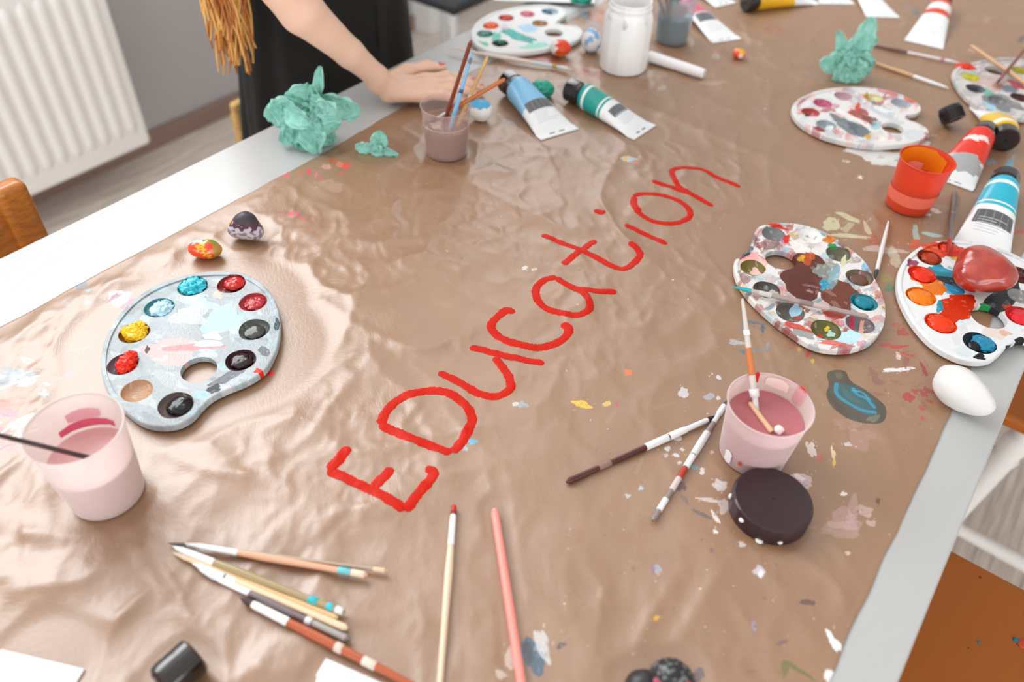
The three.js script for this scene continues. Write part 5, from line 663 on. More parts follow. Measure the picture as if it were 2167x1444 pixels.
{ // white jar
  const b = P(1317, 144), R = 0.0395, h = 0.112, g = thing('plastic_jar', 'open white plastic paint jar with smeared shoulders', 'jar', V(b.x, TY + 0.002, b.z));
  const p = [[0.0005, 0], [R * 0.9, 0], [R * 0.98, 0.002], [R, 0.006], [R, 0.082], [R * 0.985, 0.088], [R * 0.9, 0.0945], [R * 0.86, 0.097], [R * 0.86, 0.1], [R * 0.89, 0.101], [R * 0.89, 0.104], [R * 0.855, 0.105], [R * 0.855, h - 0.0008], [R * 0.84, h], [R * 0.8, h - 0.0008], [R * 0.8, 0.09], [R * 0.78, 0.078], [0.0005, 0.077]];
  part('bottle', toCreasedNormals(new THREE.LatheGeometry(p.map(([x, y]) => new THREE.Vector2(x, y)), 80), 0.5), std('#fbfbfa', 0.35), g);
  part('paint_pool', new THREE.CylinderGeometry(R * 0.79, R * 0.79, 0.004, 48).translate(0, 0.083, 0), std('#d9d6d4', 0.2), g);
  for (const [a, y0, s] of [[0.3, 0.09, 0.004], [1.2, 0.085, 0.0045], [2.0, 0.092, 0.0035], [4.2, 0.089, 0.004]]) { const m = part('paint_drip', noisy(new THREE.SphereGeometry(s, 14, 10), 0.25, 160, a), std('#e6e4e2', 0.4), g); m.position.set(Math.cos(a) * R * 0.94, y0, Math.sin(a) * R * 0.94); m.scale.set(1, 1.8, 1); }
}
{ // white crayon-like cylinder
  const a = P(1372, 122, TY + 0.01), b = P(1490, 160, TY + 0.01), y = TY + 0.0095 + Math.max(surfH(a.x, a.z), surfH(b.x, b.z)); a.y = b.y = y;
  const g = thing('chalk_stick', 'thick white marker stick lying beside the white jar', 'marker', b); const L = a.clone().sub(b);
  part('barrel', toCreasedNormals(rod(V(0, 0, 0), L, [[0, 0.001], [0.0005, 0.0066], [0.02, 0.0078], [0.3, 0.0086], [0.85, 0.009], [0.98, 0.0088], [1, 0.0075]], 32), 0.5), std('#f1eeee', 0.4), g); part('end_plug', rod(V(-L.x * 0.004, 0, -L.z * 0.004), V(L.x * 0.01, 0, L.z * 0.01), [[0, 0.0045], [1, 0.0052]], 24), std('#cfa8a4', 0.6), g);
}
{ // white sheet and rag at the far edge
  const c = [P(1045, 8), P(1258, 14), P(1262, -52), P(1075, -70)], s = new THREE.Shape(c.map((q) => new THREE.Vector2(q.x - c[0].x, -(q.z - c[0].z))));
  const g = thing('paper_sheet', 'white sheet of paper lying behind the clean palette', 'paper', V(c[0].x, TY + 0.0062, c[0].z)); part('sheet', new THREE.ExtrudeGeometry(s, { depth: 0.0006, bevelEnabled: false }).rotateX(-Math.PI / 2), std('#efefef', 0.6), g);
}
// ---- pebbles: wave-shaped stones with painted faces
function pebble(label, px, py, rx, ry, rz, turn, o) {
  const q = P(px, py, TY + ry * 0.8), g = thing('painted_stone', label, 'stone', V(q.x, TY + (o.y ?? surfH(q.x, q.z)) + ry * 0.93, q.z), turn, 'painted stones on the table');
  const geo = mergeVertices(new THREE.IcosahedronGeometry(1, 22).deleteAttribute('uv').deleteAttribute('normal')), p = geo.attributes.position, s = o.seed ?? 1;
  for (let i = 0; i < p.count; i++) { const v = V(p.getX(i), p.getY(i), p.getZ(i)); let k = 1 + 0.09 * Math.sin(1.6 * v.x + s) * Math.cos(1.3 * v.y + 2 * s) + 0.05 * Math.sin(2.1 * v.z + 3 * s + v.x) + 0.1 * n3(v.x * 0.45 + s, v.y * 0.45, v.z * 0.45 + s * 2) + 0.012 * n3(v.x * 1.6, v.y * 1.6 + s, v.z * 1.6); if (o.shape) k *= o.shape(v); p.setXYZ(i, v.x * rx * k, Math.max(-0.93 * ry, v.y * ry * k), v.z * rz * k); }
  geo.computeVertexNormals(); paintVerts(geo, (x, y, z) => o.color(x / rx, y / ry, z / rz));
  part('pebble', geo, std('#ffffff', o.rough ?? 0.45, { vertexColors: true, clearcoat: o.coat ?? 0.15, clearcoatRoughness: 0.2 }), g);
  for (const [dx, dy, dz, sc, col] of o.dabs ?? []) { const m = part('paint_dab', noisy(new THREE.SphereGeometry(sc, 14, 10), 0.3, 120, dx * 9), mat(col, 0.3), g); m.position.set(dx * rx, dy * ry, dz * rz); m.scale.set(1.3, 0.5, 1); }
  return g;
}
pebble('purple grey heart-shaped stone with an orange back', 521, 486, 0.0225, 0.0195, 0.015, RIGHT - 0.1, { seed: 4, sq: 1.05, rough: 0.6, shape: (v) => 0.96 + 0.12 * Math.cos(3 * Math.atan2(v.y, v.x) + 1.9) * (v.x * v.x + v.y * v.y) - 0.08 * v.z * v.z, color: (x, y, z) => { const f = n3(x * 3, y * 3, z * 3); if (x < -0.55 && y > -0.1 && z < 0.35) return '#e8a238'; if (y < -0.62) return '#5a1a2c'; if (y + x * 0.25 + f * 0.25 > 0.62) return '#3c343a'; return f > 0.05 + y * 0.3 ? '#c9c2cc' : y > 0.1 ? '#5a2c42' : '#8d7c88'; } });
pebble('small glossy orange stone with a yellow streak and pale blue top', 436, 533, 0.0185, 0.0118, 0.0125, RIGHT, { seed: 9, sq: 0.95, coat: 0.7, rough: 0.25, shape: (v) => 1 - 0.16 * Math.exp(-((v.x + 0.1) ** 2) * 14) * Math.max(0, v.y), color: (x, y, z) => { const f = n3(x * 2.4, y * 2.4, z * 2.4); if (y > 0.55 && z < 0.1) return x < -0.1 ? '#b8dcec' : '#8a8a2c'; if (x > 0.62) return '#b8862a'; if (Math.abs(x - 0.25 + y * 0.4 + f * 0.3) < 0.16) return '#f2b01c'; return '#ee4508'; } });
pebble('egg-shaped white stone with a blue painted top beside the brown cup', 1018, 239, 0.0185, 0.0175, 0.0168, RIGHT, { seed: 14, sq: 1, rough: 0.5, color: (x, y, z) => (y + 0.12 * n3(x * 2, y, z * 2) > 0.5 ? '#52aede' : '#efece8') });
pebble('white stone with blue paint leaning by the white jar', 1252, 92, 0.0175, 0.0215, 0.0165, RIGHT, { seed: 20, sq: 1, color: (x, y, z) => (n3(x * 1.4 + 3, y * 1.4, z * 1.4) + y * 0.4 + x * 0.25 > 0.28 ? '#86b8e8' : y < -0.55 ? '#b8d0e0' : '#f0f1f2') });
pebble('white stone painted orange red below the clean palette', 1184, 106, 0.0185, 0.0145, 0.016, RIGHT, { seed: 27, sq: 0.8, color: (x, y, z) => (x > -0.35 + 0.2 * n3(x, y * 2, z * 2) && y > -0.75 ? (y < -0.35 ? '#ef9a4a' : '#e8431a') : '#f2efec') });
pebble('tiny orange pebble with a yellow stripe on bare paper', 1562, 117, 0.0112, 0.0085, 0.0125, RIGHT + 0.6, { seed: 33, sq: 0.95, coat: 0.5, rough: 0.3, color: (x, y, z) => (y > 0.35 && Math.abs(x) < 0.45 ? '#f5a818' : z > 0.6 && x < 0 ? '#f2dcd4' : '#e24a0a') });
pebble('teal painted stone half hidden behind the light blue tube', 1146, 193, 0.0185, 0.0135, 0.016, RIGHT, { seed: 38, sq: 0.95, color: (x, y, z) => (n3(x * 2, y * 2, z * 2) > 0.35 ? '#0c7c68' : '#12a388') });
pebble('teal green stone at the corner of the white sheet', 1232, 6, 0.022, 0.014, 0.02, RIGHT, { seed: 41, sq: 0.85, y: 0.007, color: (x, y, z) => (y < -0.4 ? '#cfe8e2' : n3(x * 2, y * 2, z * 2) > 0.3 ? '#0c7a6a' : '#16b49c') });
pebble('smooth white plaster stone on the bare table edge', 2033, 832, 0.0335, 0.0215, 0.0225, RIGHT - 0.95, { seed: 52, sq: 1, rough: 0.55, coat: 0, shape: (v) => 0.97 + 0.08 * Math.cos(3 * Math.atan2(v.z, v.x) + 0.4) * (v.x * v.x + v.z * v.z) + 0.07 * Math.exp(-(((v.z - 0.1 * v.x) / 0.25) ** 2)) * Math.max(0, v.y), color: () => '#dcdbd9' });
pebble('large wet brick red stone resting on the loaded palette', 2071, 596, 0.0345, 0.025, 0.034, RIGHT - 0.3, { seed: 60, y: 0.0125, sq: 0.98, rough: 0.2, coat: 0.9, shape: (v) => 0.97 + 0.11 * Math.cos(3 * Math.atan2(v.z, v.x) - 0.9) * (v.x * v.x + v.z * v.z), color: (x, y, z) => (n3(x * 1.6, y * 1.6, z * 1.6) > 0.25 ? '#b23420' : '#a52c1c') });
pebble('black stone spotted with red and grey by the paper edge', 1418, 1446, 0.018, 0.0165, 0.017, RIGHT, { seed: 71, sq: 0.95, color: (x, y, z) => (n3(x * 3, y * 3, z * 3) > 0.4 ? '#6d7472' : '#1c1a1c'), dabs: [[0.35, 0.7, 0.5, 0.004, '#d8301c'], [-0.6, 0.6, 0.3, 0.003, '#a83c5a']] });
pebble('black pebble touching the red spotted black stone', 1362, 1458, 0.015, 0.012, 0.014, RIGHT, { seed: 75, sq: 0.95, color: () => '#1d1b1d' });
{ // dark glossy cap at the lower left
  const q = P(378, 1418, TY + 0.018), g = thing('bottle_cap', 'glossy black bottle cap lying on its side beside the brushes', 'cap', V(q.x, TY + 0.0158 + surfH(q.x, q.z), q.z), RIGHT + 0.9);
  const R = 0.0152, L = 0.03, pr = [[0.0005, 0], [R * 0.86, 0], [R, 0.002], [R, L * 0.8], [R * 0.94, L * 0.94], [R * 0.75, L], [0.0005, L]].map(([x, y]) => new THREE.Vector2(x, y));
  part('shell', toCreasedNormals(new THREE.LatheGeometry(pr, 48).translate(0, -L / 2, 0).rotateZ(Math.PI / 2), 0.5), std('#170a08', 0.15, { clearcoat: 0.6, clearcoatRoughness: 0.1 }), g); part('end_disc', new THREE.CylinderGeometry(R * 0.7, R * 0.7, 0.001, 32).rotateZ(Math.PI / 2).translate(-L / 2, 0, 0), std('#2c1408', 0.3), g);
}
// ---- crumpled turquoise tissue: folded sheets gathered in the middle
function crumple(label, px, py, size, petals, seed, extra) {
  const q = P(px, py), g = thing('crumpled_tissue', label, 'tissue', V(q.x, TY + Math.max(0.001, surfH(q.x, q.z)), q.z), RIGHT, 'crumpled turquoise tissues');
  const m = new THREE.MeshPhysicalMaterial({ color: C('#a6e2d4'), roughness: 0.8, transmission: 0.2, thickness: 0, side: THREE.DoubleSide });
  const list = [];
  // every petal: a sheet from a root to a tip with a width, folded along its middle, in size units (x right, y up, z towards the viewer)
  petals.forEach(([r, t, w, fold, curl, twist = 0], n) => {
    const A = V(...r), Bp = V(...t), ax = Bp.clone().sub(A), up = Math.abs(ax.clone().normalize().z) < 0.85 ? V(0, 0, 1) : V(0, 1, 0), sd = ax.clone().cross(up).normalize().applyAxisAngle(ax.clone().normalize(), twist), nm = sd.clone().cross(ax).normalize(), N = 22, K = 22, pos = [], idx = [];
    for (let i = 0; i <= N; i++) for (let k = 0; k <= K; k++) {
      const u = i / N, s = k / K * 2 - 1, prof = w * (0.35 + 0.65 * Math.sin(Math.PI * (0.12 + 0.8 * u))) * (1 - 0.3 * sm(0.8, 1, u)), fz = fold * Math.abs(s) * prof - fold * 0.4 * prof + curl * Math.sin(u * Math.PI) * w;
      const crease = 0.24 * w * (1 - 2 * Math.abs(n2(u * 1.9 + n * 7 + seed, s * 1.6))) + 0.05 * w * (1 - 2 * Math.abs(n2(u * 5 + n * 3, s * 4 + seed)));
      const p = A.clone().addScaledVector(ax, u).addScaledVector(sd, s * prof * (1 + 0.08 * n2(u * 2.5, seed + n))).addScaledVector(nm, fz + crease); p.y = Math.max(0.012, p.y);
      pos.push(p.x * size * (extra[3] ?? 1), p.y * size, p.z * size); 
    }
    for (let i = 0; i < N; i++) for (let k = 0; k < K; k++) { const a = i * (K + 1) + k, b = a + K + 1; idx.push(a, b, a + 1, b, b + 1, a + 1); }
    const ge = new THREE.BufferGeometry(); ge.setAttribute('position', new THREE.Float32BufferAttribute(pos, 3)); ge.setIndex(idx); ge.computeVertexNormals(); list.push(ge.toNonIndexed());
  });
  const core = mergeVertices(new THREE.IcosahedronGeometry(1, 14).deleteAttribute('uv').deleteAttribute('normal')), pp = core.attributes.position; const [cx, cy, cr] = extra;
  for (let i = 0; i < pp.count; i++) { const v = V(pp.getX(i), pp.getY(i), pp.getZ(i)), k = 0.72 + 0.42 * (1 - 2 * Math.abs(n3(v.x * 1.5 + seed, v.y * 1.5, v.z * 1.5))) * 0.6 + 0.16 * (1 - 2 * Math.abs(n3(v.x * 3.4, v.y * 3.4 + seed, v.z * 3.4))); pp.setXYZ(i, (cx + v.x * k * cr) * size * (extra[3] ?? 1), Math.max(0.012, cy + v.y * k * cr) * size, v.z * k * cr * size); }
  core.computeVertexNormals(); list.push(core.toNonIndexed());
  part('tissue_body', mergeGeometries(list), m, g); return g;
}
crumple('large crumpled turquoise tissue on the bare table near the brown cup', 660, 296, 0.083, [
  [[0.0, 0.5, 0], [-0.62, 0.72, 0.1], 0.3, 0.5, 0.15], [[-0.1, 0.55, 0], [0.1, 0.98, -0.05], 0.34, 0.6, 0.1], [[0.1, 0.7, 0.05], [0.66, 0.5, 0.25], 0.36, 0.35, 0.25], [[0.25, 0.7, -0.1], [0.95, 0.5, -0.1], 0.24, 0.5, 0.1], [[0.2, 0.75, -0.1], [0.32, 1.28, -0.12], 0.1, 1.1, 0.05],
  [[-0.05, 0.5, 0.1], [-0.5, 0.08, 0.28], 0.18, 1.0, 0.2], [[0.1, 0.45, 0.15], [0.22, 0.02, 0.5], 0.26, 0.9, 0.15], [[0.0, 0.4, 0.1], [-0.2, 0.02, 0.36], 0.3, 0.6, -0.2], [[-0.4, 0.7, 0.05], [-0.66, 0.36, 0.12], 0.22, 0.7, 0.2], [[0.2, 0.4, 0], [0.45, 0.02, 0.15], 0.24, 0.8, 0.2], [[-0.2, 0.4, -0.1], [-0.5, 0.02, -0.2], 0.3, 0.5, 0.2], [[-0.3, 0.75, 0.15], [0.15, 0.5, 0.4], 0.2, 0.9, 0.25],
], 5, [-0.05, 0.42, 0.24, 0.92]);
crumple('small scrap of turquoise tissue on the kraft paper', 800, 322, 0.036, [[[0, 0.2, 0], [-0.85, 0.25, 0.1], 0.3, 0.7, 0.2], [[0.05, 0.2, 0], [0.15, 0.85, -0.1], 0.34, 0.7, 0.1], [[0.2, 0.2, 0.1], [0.85, 0.05, 0.35], 0.2, 0.8, 0.2], [[0, 0.2, 0], [0.2, 0.02, 0.4], 0.3, 0.6, 0.2]], 15, [0, 0.2, 0.28]);
crumple('upright crumpled turquoise tissue behind the red smeared palette', 1780, 160, 0.075, [
  [[0, 0.4, 0], [0.25, 1.32, 0], 0.26, 0.8, 0.1], [[-0.1, 0.4, 0], [-0.42, 1.02, 0.05], 0.14, 0.9, 0.15], [[0, 0.4, 0], [-0.62, 0.32, 0.12], 0.28, 0.5, 0.2], [[0.05, 0.4, 0.05], [0.55, 0.24, 0.2], 0.32, 0.5, 0.25], [[0, 0.3, 0.1], [0.28, 0.02, 0.4], 0.32, 0.5, 0.2], [[0, 0.3, 0.1], [-0.3, 0.02, 0.35], 0.26, 0.6, 0.2], [[0.1, 0.5, -0.05], [0.5, 0.9, -0.1], 0.2, 0.8, 0.1], [[0.1, 0.4, 0], [0.52, 0.5, 0.1], 0.12, 1.0, 0.1],
], 25, [0, 0.35, 0.3]);
// ---------------------------------------------------------------- chairs
const pineTex = grainTex.clone(); pineTex.repeat.set(5, 5);
const woodUv = (g, s = 1) => { const p = g.attributes.position, uv = new Float32Array(p.count * 2), n = g.attributes.normal; for (let i = 0; i < p.count; i++) { uv[i * 2] = p.getZ(i) * s; uv[i * 2 + 1] = (Math.abs(n.getY(i)) > 0.7 ? p.getX(i) : p.getY(i)) * s; } g.setAttribute('uv', new THREE.BufferAttribute(uv, 2)); return g; };
{ // orange pine chair, backrest towards the radiator
  const m = std('#c9781c', 0.35, { map: pineTex, clearcoat: 0.3, clearcoatRoughness: 0.2 }), zr = P(104, 440, 0.72).z, W = 0.4, x = -1.045, g = thing('wooden_chair', 'orange varnished pine chair pushed up to the white table', 'chair', V(x, 0, zr + W / 2));
  for (const s of [-1, 1]) part('back_post', woodUv(box(0.032, 0.745, 0.042, 0, 0.3725, s * (W / 2 - 0.02), 0.011), 1), m, g);
  part('backrest', woodUv(box(0.02, 0.2, W - 0.07, -0.004, 0.618, 0, 0.006), 1), m, g); part('back_rail', woodUv(box(0.02, 0.05, W - 0.07, 0, 0.34, 0, 0.006), 1), m, g);
  part('seat', woodUv(box(0.38, 0.024, W, 0.19, 0.44, 0, 0.008), 1), m, g);
  for (const s of [-1, 1]) part('leg', woodUv(box(0.034, 0.43, 0.034, 0.35, 0.215, s * (W / 2 - 0.025), 0.006), 1), m, g);
  for (const s of [-1, 1]) part('stretcher', woodUv(box(0.32, 0.03, 0.018, 0.175, 0.2, s * (W / 2 - 0.025), 0.004), 1), m, g);
}
{ // light wooden chair behind the person
  const m = std('#e9bd74', 0.4, { map: pineTex }), xb = -1.36, q = P(476, 240, 0.5), W = 0.36, zn = -0.88, g = thing('wooden_chair', 'small light yellow wooden chair behind the person in black', 'chair', V(xb, 0, zn - W / 2));
  part('backrest', woodUv(box(0.022, 0.16, W, 0, 0.45, 0, 0.01), 1), m, g); for (const s of [-1, 1]) part('back_post', woodUv(box(0.028, 0.5, 0.03, -0.008, 0.25, s * (W / 2 - 0.02), 0.008), 1), m, g);
  part('seat', woodUv(box(0.22, 0.02, W - 0.1, -0.12, 0.25, 0, 0.008), 1), m, g); for (const s of [-1, 1]) part('leg', woodUv(box(0.03, 0.245, 0.03, -0.2, 0.1225, s * (W / 2 - 0.08), 0.006), 1), m, g);
}
// white turned-leg chairs with orange seats on the right
function windsor(label, x0, z0, w, d, spots) {
  const g = thing('painted_chair', label, 'chair', V(x0 + w / 2, 0, z0 + d / 2), 0, 'white chairs with orange seats'), or = std('#a85800', 0.55), wh = std('#efece8', 0.45), sy = 0.45;
  part('seat', box(w, 0.024, d, 0, sy - 0.012, 0, 0.009), or, g);
  for (const sx of [-1, 1]) for (const sz of [-1, 1]) {
    const a = V(sx * (w / 2 - 0.06), sy - 0.022, sz * (d / 2 - 0.055)), b = V(sx * (w / 2 - 0.015), 0, sz * (d / 2 + 0.0) * 1.02 - sz * 0.01);
    part('leg', rod(a, b, [[0, 0.016], [0.05, 0.019], [0.1, 0.0155], [0.11, 0.0205], [0.15, 0.0225], [0.2, 0.019], [0.21, 0.023], [0.24, 0.02], [0.6, 0.0215], [0.8, 0.018], [1, 0.013]], 20), wh, g);
  }
  for (const sz of [-1, 1]) part('stretcher', rod(V(-w / 2 + 0.03, 0.16, sz * (d / 2 - 0.02)), V(w / 2 - 0.03, 0.16, sz * (d / 2 - 0.02)), [[0, 0.01], [0.5, 0.016], [1, 0.01]], 14), wh, g);
  part('stretcher', rod(V(0, 0.19, -d / 2 + 0.02), V(0, 0.19, d / 2 - 0.02), [[0, 0.01], [0.5, 0.015], [1, 0.01]], 14), wh, g);
  for (const k of [-2, -1, 0, 1, 2]) part('back_spindle', rod(V(w / 2 - 0.03, sy - 0.006, k * d * 0.17), V(w / 2 + 0.03, 0.84, k * d * 0.19), [[0, 0.008], [0.4, 0.01], [1, 0.007]], 12), wh, g);
  part('top_rail', box(0.026, 0.07, d * 0.98, w / 2 + 0.034, 0.86, 0, 0.01), wh, g);
  for (const [px, py, r, col] of spots ?? []) { const q = P(px, py, sy + 0.0004).sub(g.position); const m = part('paint_spot', noisy(new THREE.SphereGeometry(r, 12, 8), 0.3, 150, px).scale(1, 0.3, 1), mat(col, 0.4), g); m.position.copy(q); }
  return g;
}
windsor('white chair with an orange seat spotted with blue paint', 0.125, -0.805, 0.4, 0.4, [[2072, 1361, 0.0022, '#3a6a78'], [2075, 1222, 0.0016, '#5a3008'], [2150, 1355, 0.004, '#1f6a86'], [2163, 1364, 0.005, '#c8401c'], [2050, 1372, 0.0012, '#6a3a08']]);
windsor('white chair with a plain orange seat beside the loaded palette', 0.13, -1.5, 0.4, 0.405, []);
{ // white tubular chair with a black seat at the far side
  const c = P(1012, 8, 0.45), g = thing('metal_chair', 'white tubular chair with a black seat beyond the clean palette', 'chair', V(c.x - 0.2, 0, c.z - 0.1)), wh = std('#e6e8ea', 0.3), bk = std('#2a2c30', 0.6);
  part('seat', box(0.38, 0.03, 0.38, 0, 0.45, 0, 0.012), bk, g); for (const sx of [-1, 1]) for (const sz of [-1, 1]) part('leg', rod(V(sx * 0.18, 0.44, sz * 0.185), V(sx * 0.2, 0, sz * 0.2), [[0, 0.011], [1, 0.011]], 12), wh, g);
  part('back_frame', merged([rod(V(-0.19, 0.44, -0.18), V(-0.23, 0.8, -0.18), [[0, 0.011], [1, 0.011]]), rod(V(-0.19, 0.44, 0.18), V(-0.23, 0.8, 0.18), [[0, 0.011], [1, 0.011]]), rod(V(-0.23, 0.795, -0.18), V(-0.23, 0.795, 0.18), [[0, 0.011], [1, 0.011]])]), wh, g); part('backrest', box(0.02, 0.16, 0.34, -0.225, 0.7, 0, 0.008), bk, g);
}

// ---------------------------------------------------------------- the person leaning on the table
function field(bones, lo, size, res, blend) {          // smooth union of tapered capsules, meshed
  const mc = new MarchingCubes(res, new THREE.MeshStandardMaterial(), false, false, 400000); mc.isolation = 0;
  const half = res / 2, F = mc.field; F.fill(-1);
  const idx = (x, y, z) => z * res * res + y * res + x;
  const B = bones.map(([a, b, ra, rb, sq]) => { const d = b.clone().sub(a); return { a, d, L: d.lengthSq() || 1e-9, ra, rb, sq }; });
  for (let z = 0; z < res; z++) for (let y = 0; y < res; y++) for (let x = 0; x < res; x++) {
    const px = lo.x + ((x - half) / half + 1) / 2 * size, py = lo.y + ((y - half) / half + 1) / 2 * size, pz = lo.z + ((z - half) / half + 1) / 2 * size; let s = 0, near = 1;
    for (const b of B) { const vx = px - b.a.x, vy = py - b.a.y, vz = pz - b.a.z, t = clamp((vx * b.d.x + vy * b.d.y + vz * b.d.z) / b.L, 0, 1); let ex = vx - b.d.x * t, ey = vy - b.d.y * t, ez = vz - b.d.z * t; if (b.sq) { ex *= b.sq[0]; ey *= b.sq[1]; ez *= b.sq[2]; } const d = Math.sqrt(ex * ex + ey * ey + ez * ez) - lerp(b.ra, b.rb, t); if (d < near) near = d; if (d < 0.12) s += Math.exp(-d / blend); }
    F[idx(x, y, z)] = s > 0 ? blend * Math.log(s) : -near;
  }
  mc.update(); const n = mc.count, pos = new Float32Array(mc.positionArray.subarray(0, n * 3));
  for (let i = 0; i < n; i++) { pos[i * 3] = lo.x + (pos[i * 3] + 1) / 2 * size; pos[i * 3 + 1] = lo.y + (pos[i * 3 + 1] + 1) / 2 * size; pos[i * 3 + 2] = lo.z + (pos[i * 3 + 2] + 1) / 2 * size; }
  let g = new THREE.BufferGeometry(); g.setAttribute('position', new THREE.BufferAttribute(pos, 3)); g = mergeVertices(g, 1e-5); g.computeVertexNormals(); return g.toNonIndexed();
}
{
  const hip = V(-1.09, 0.9, -0.935), person = thing('person', 'person in black leaning over the table with one bare arm', 'person', V(-1.1, 0, -0.935));
  const O = person.position, rel = (g) => g.translate(-O.x, -O.y, -O.z);
  const chest = V(-1.02, 1.2, -0.93), neck = V(-0.97, 1.36, -0.92), head = V(-0.9, 1.5, -0.92), shR = V(-0.985, 1.31, -0.76), shL = V(-0.985, 1.31, -1.09);
  const W = P(798, 163, 0.786), E = P(536, -66, 0.965), ElL = V(-1.12, 1.07, -1.21), WL = V(-1.13, 0.93, -1.13);
  const ankleR = V(-1.18, 0.07, -0.845), ankleL = V(-1.18, 0.07, -1.035), kneeR = V(-1.12, 0.48, -0.855), kneeL = V(-1.12, 0.48, -1.025);
  const body = field([
    [hip.clone().add(V(0, 0, 0.05)), hip.clone().add(V(0, 0, -0.05)), 0.08, 0.08], [hip, chest, 0.09, 0.105, [1, 1, 0.85]], [chest.clone().add(V(0, 0.02, 0.05)), chest.clone().add(V(0, 0.02, -0.05)), 0.11, 0.11], [chest, neck, 0.1, 0.052], [neck, head, 0.05, 0.052],
    [shR, neck, 0.052, 0.048], [shL, neck, 0.052, 0.048], [shR, E, 0.042, 0.032], [shL, ElL, 0.046, 0.036], [ElL, WL, 0.036, 0.025], [WL, WL.clone().add(V(0.01, -0.07, 0.035)), 0.026, 0.016, [1.3, 1, 1]],
    [hip.clone().add(V(0, -0.04, 0.06)), kneeR, 0.07, 0.052], [hip.clone().add(V(0, -0.04, -0.06)), kneeL, 0.07, 0.052], [kneeR, ankleR, 0.054, 0.034], [kneeL, ankleL, 0.054, 0.034], [ankleR, V(-1.02, 0.035, -0.835), 0.038, 0.03], [ankleL, V(-1.02, 0.035, -1.045), 0.038, 0.03],
  ], V(-1.95, -0.05, -1.7), 1.7, 120, 0.016);
  // head with a face looking down at the table
  const hd = (x, y, z) => V(head.x + x * 0.83 + y * 0.55, head.y + y * 0.83 - x * 0.55, head.z + z);
  const headG = field([[hd(-0.02, 0.03, 0), hd(0.012, 0.03, 0), 0.083, 0.082, [1, 1, 1.1]], [hd(0.03, -0.035, 0), hd(0.055, -0.07, 0), 0.05, 0.028], [hd(0.085, 0.0, 0), hd(0.1, -0.022, 0), 0.009, 0.013], [hd(0.083, -0.05, -0.016), hd(0.083, -0.05, 0.016), 0.008, 0.008], [hd(0.08, -0.061, -0.012), hd(0.08, -0.061, 0.012), 0.009, 0.009], [hd(0.078, 0.022, 0.03), hd(0.078, 0.022, 0.045), 0.012, 0.01], [hd(0.078, 0.022, -0.03), hd(0.078, 0.022, -0.045), 0.012, 0.01], [hd(-0.01, 0.0, 0.078), hd(-0.005, 0.03, 0.082), 0.011, 0.014, [1, 1, 1.6]], [hd(-0.01, 0.0, -0.078), hd(-0.005, 0.03, -0.082), 0.011, 0.014, [1, 1, 1.6]]], head.clone().add(V(-0.16, -0.16, -0.16)), 0.32, 90, 0.007);
  // bare forearm and hand, palm down on the table
  const Fd = V(0.69, 0, -0.724), Ld = V(-0.724, 0, -0.69), hp = (f, l, y) => V(W.x + Fd.x * f + Ld.x * l, y, W.z + Fd.z * f + Ld.z * l), ty = TY + 0.004;
  const mid = E.clone().lerp(W, 0.35), fingers = [];
  const kn = [[0.082, 0.034, 0.0082], [0.086, 0.0165, 0.0085], [0.083, -0.001, 0.0081], [0.075, -0.0175, 0.0074]], len = [0.068, 0.074, 0.068, 0.054], sp = [0.1, 0.02, -0.06, -0.16];
  kn.forEach(([f, l, r], i) => { const L = len[i], k = (t) => [f + L * t, l + sp[i] * L * t]; const p0 = hp(f - 0.012, l * 0.95, ty + 0.019), p1 = hp(...k(0.36), ty + 0.02), p2 = hp(...k(0.7), ty + 0.0145), p3 = hp(...k(1), ty + 0.0082); fingers.push([p0, p1, r * 1.05, r * 0.98], [p1, p2, r * 0.96, r * 0.88], [p2, p3, r * 0.88, r * 0.74]); });
  const th0 = hp(0.014, 0.022, ty + 0.022), th1 = hp(0.046, 0.052, ty + 0.025), th2 = hp(0.078, 0.064, ty + 0.025), th3 = hp(0.104, 0.065, ty + 0.022);
  const Wd = W.clone(); Wd.y = TY + 0.038;
  const armG = field([[E.clone().add(V(0.0, 0.02, 0.0)), mid, 0.029, 0.03], [mid, W.clone().lerp(E, 0.25), 0.03, 0.0205], [W.clone().lerp(E, 0.25), W, 0.0205, 0.0168], [W, Wd, 0.0168, 0.016], [Wd, hp(0.03, 0, ty + 0.02), 0.016, 0.0138], [hp(0.02, 0.018, ty + 0.018), hp(0.074, 0.033, ty + 0.018), 0.012, 0.0095], [hp(0.018, 0.008, ty + 0.018), hp(0.078, 0.016, ty + 0.019), 0.0125, 0.0098], [hp(0.016, 0.0, ty + 0.017), hp(0.074, -0.001, ty + 0.018), 0.012, 0.0095], [hp(0.014, -0.005, ty + 0.016), hp(0.066, -0.017, ty + 0.016), 0.0115, 0.0088], [th0, th1, 0.0135, 0.0105], [th1, th2, 0.0102, 0.0092], [th2, th3, 0.009, 0.0072], ...fingers], V(W.x - 0.2, TY - 0.01, W.z - 0.19), 0.42, 150, 0.0028);
  const skin = std('#eec3ab', 0.5, { sheen: 0.15 });
  const skinMesh = part('body', rel(merged([body, headG, armG])), skin, person, 'bare skin of the arm, hand and head');
  // nails
  const nail = (a, b, s) => { const d = b.clone().sub(a).normalize(), q = b.clone().addScaledVector(d, -0.002).add(V(0, s * 0.75, 0)); const n = noisy(new THREE.SphereGeometry(s * 0.62, 14, 10), 0, 1, 0).scale(1.25, 0.35, 0.9); const m = part('fingernail', n, mat('#d24a5a', 0.25, { clearcoat: 0.5 }), skinMesh); m.position.copy(q.sub(O)); m.rotation.y = Math.atan2(-d.z, d.x); };
  nail(th2, th3, 0.0088); for (let i = 0; i < 4; i++) nail(fingers[i * 3 + 2][0], fingers[i * 3 + 2][1], kn[i][2] * 0.85);
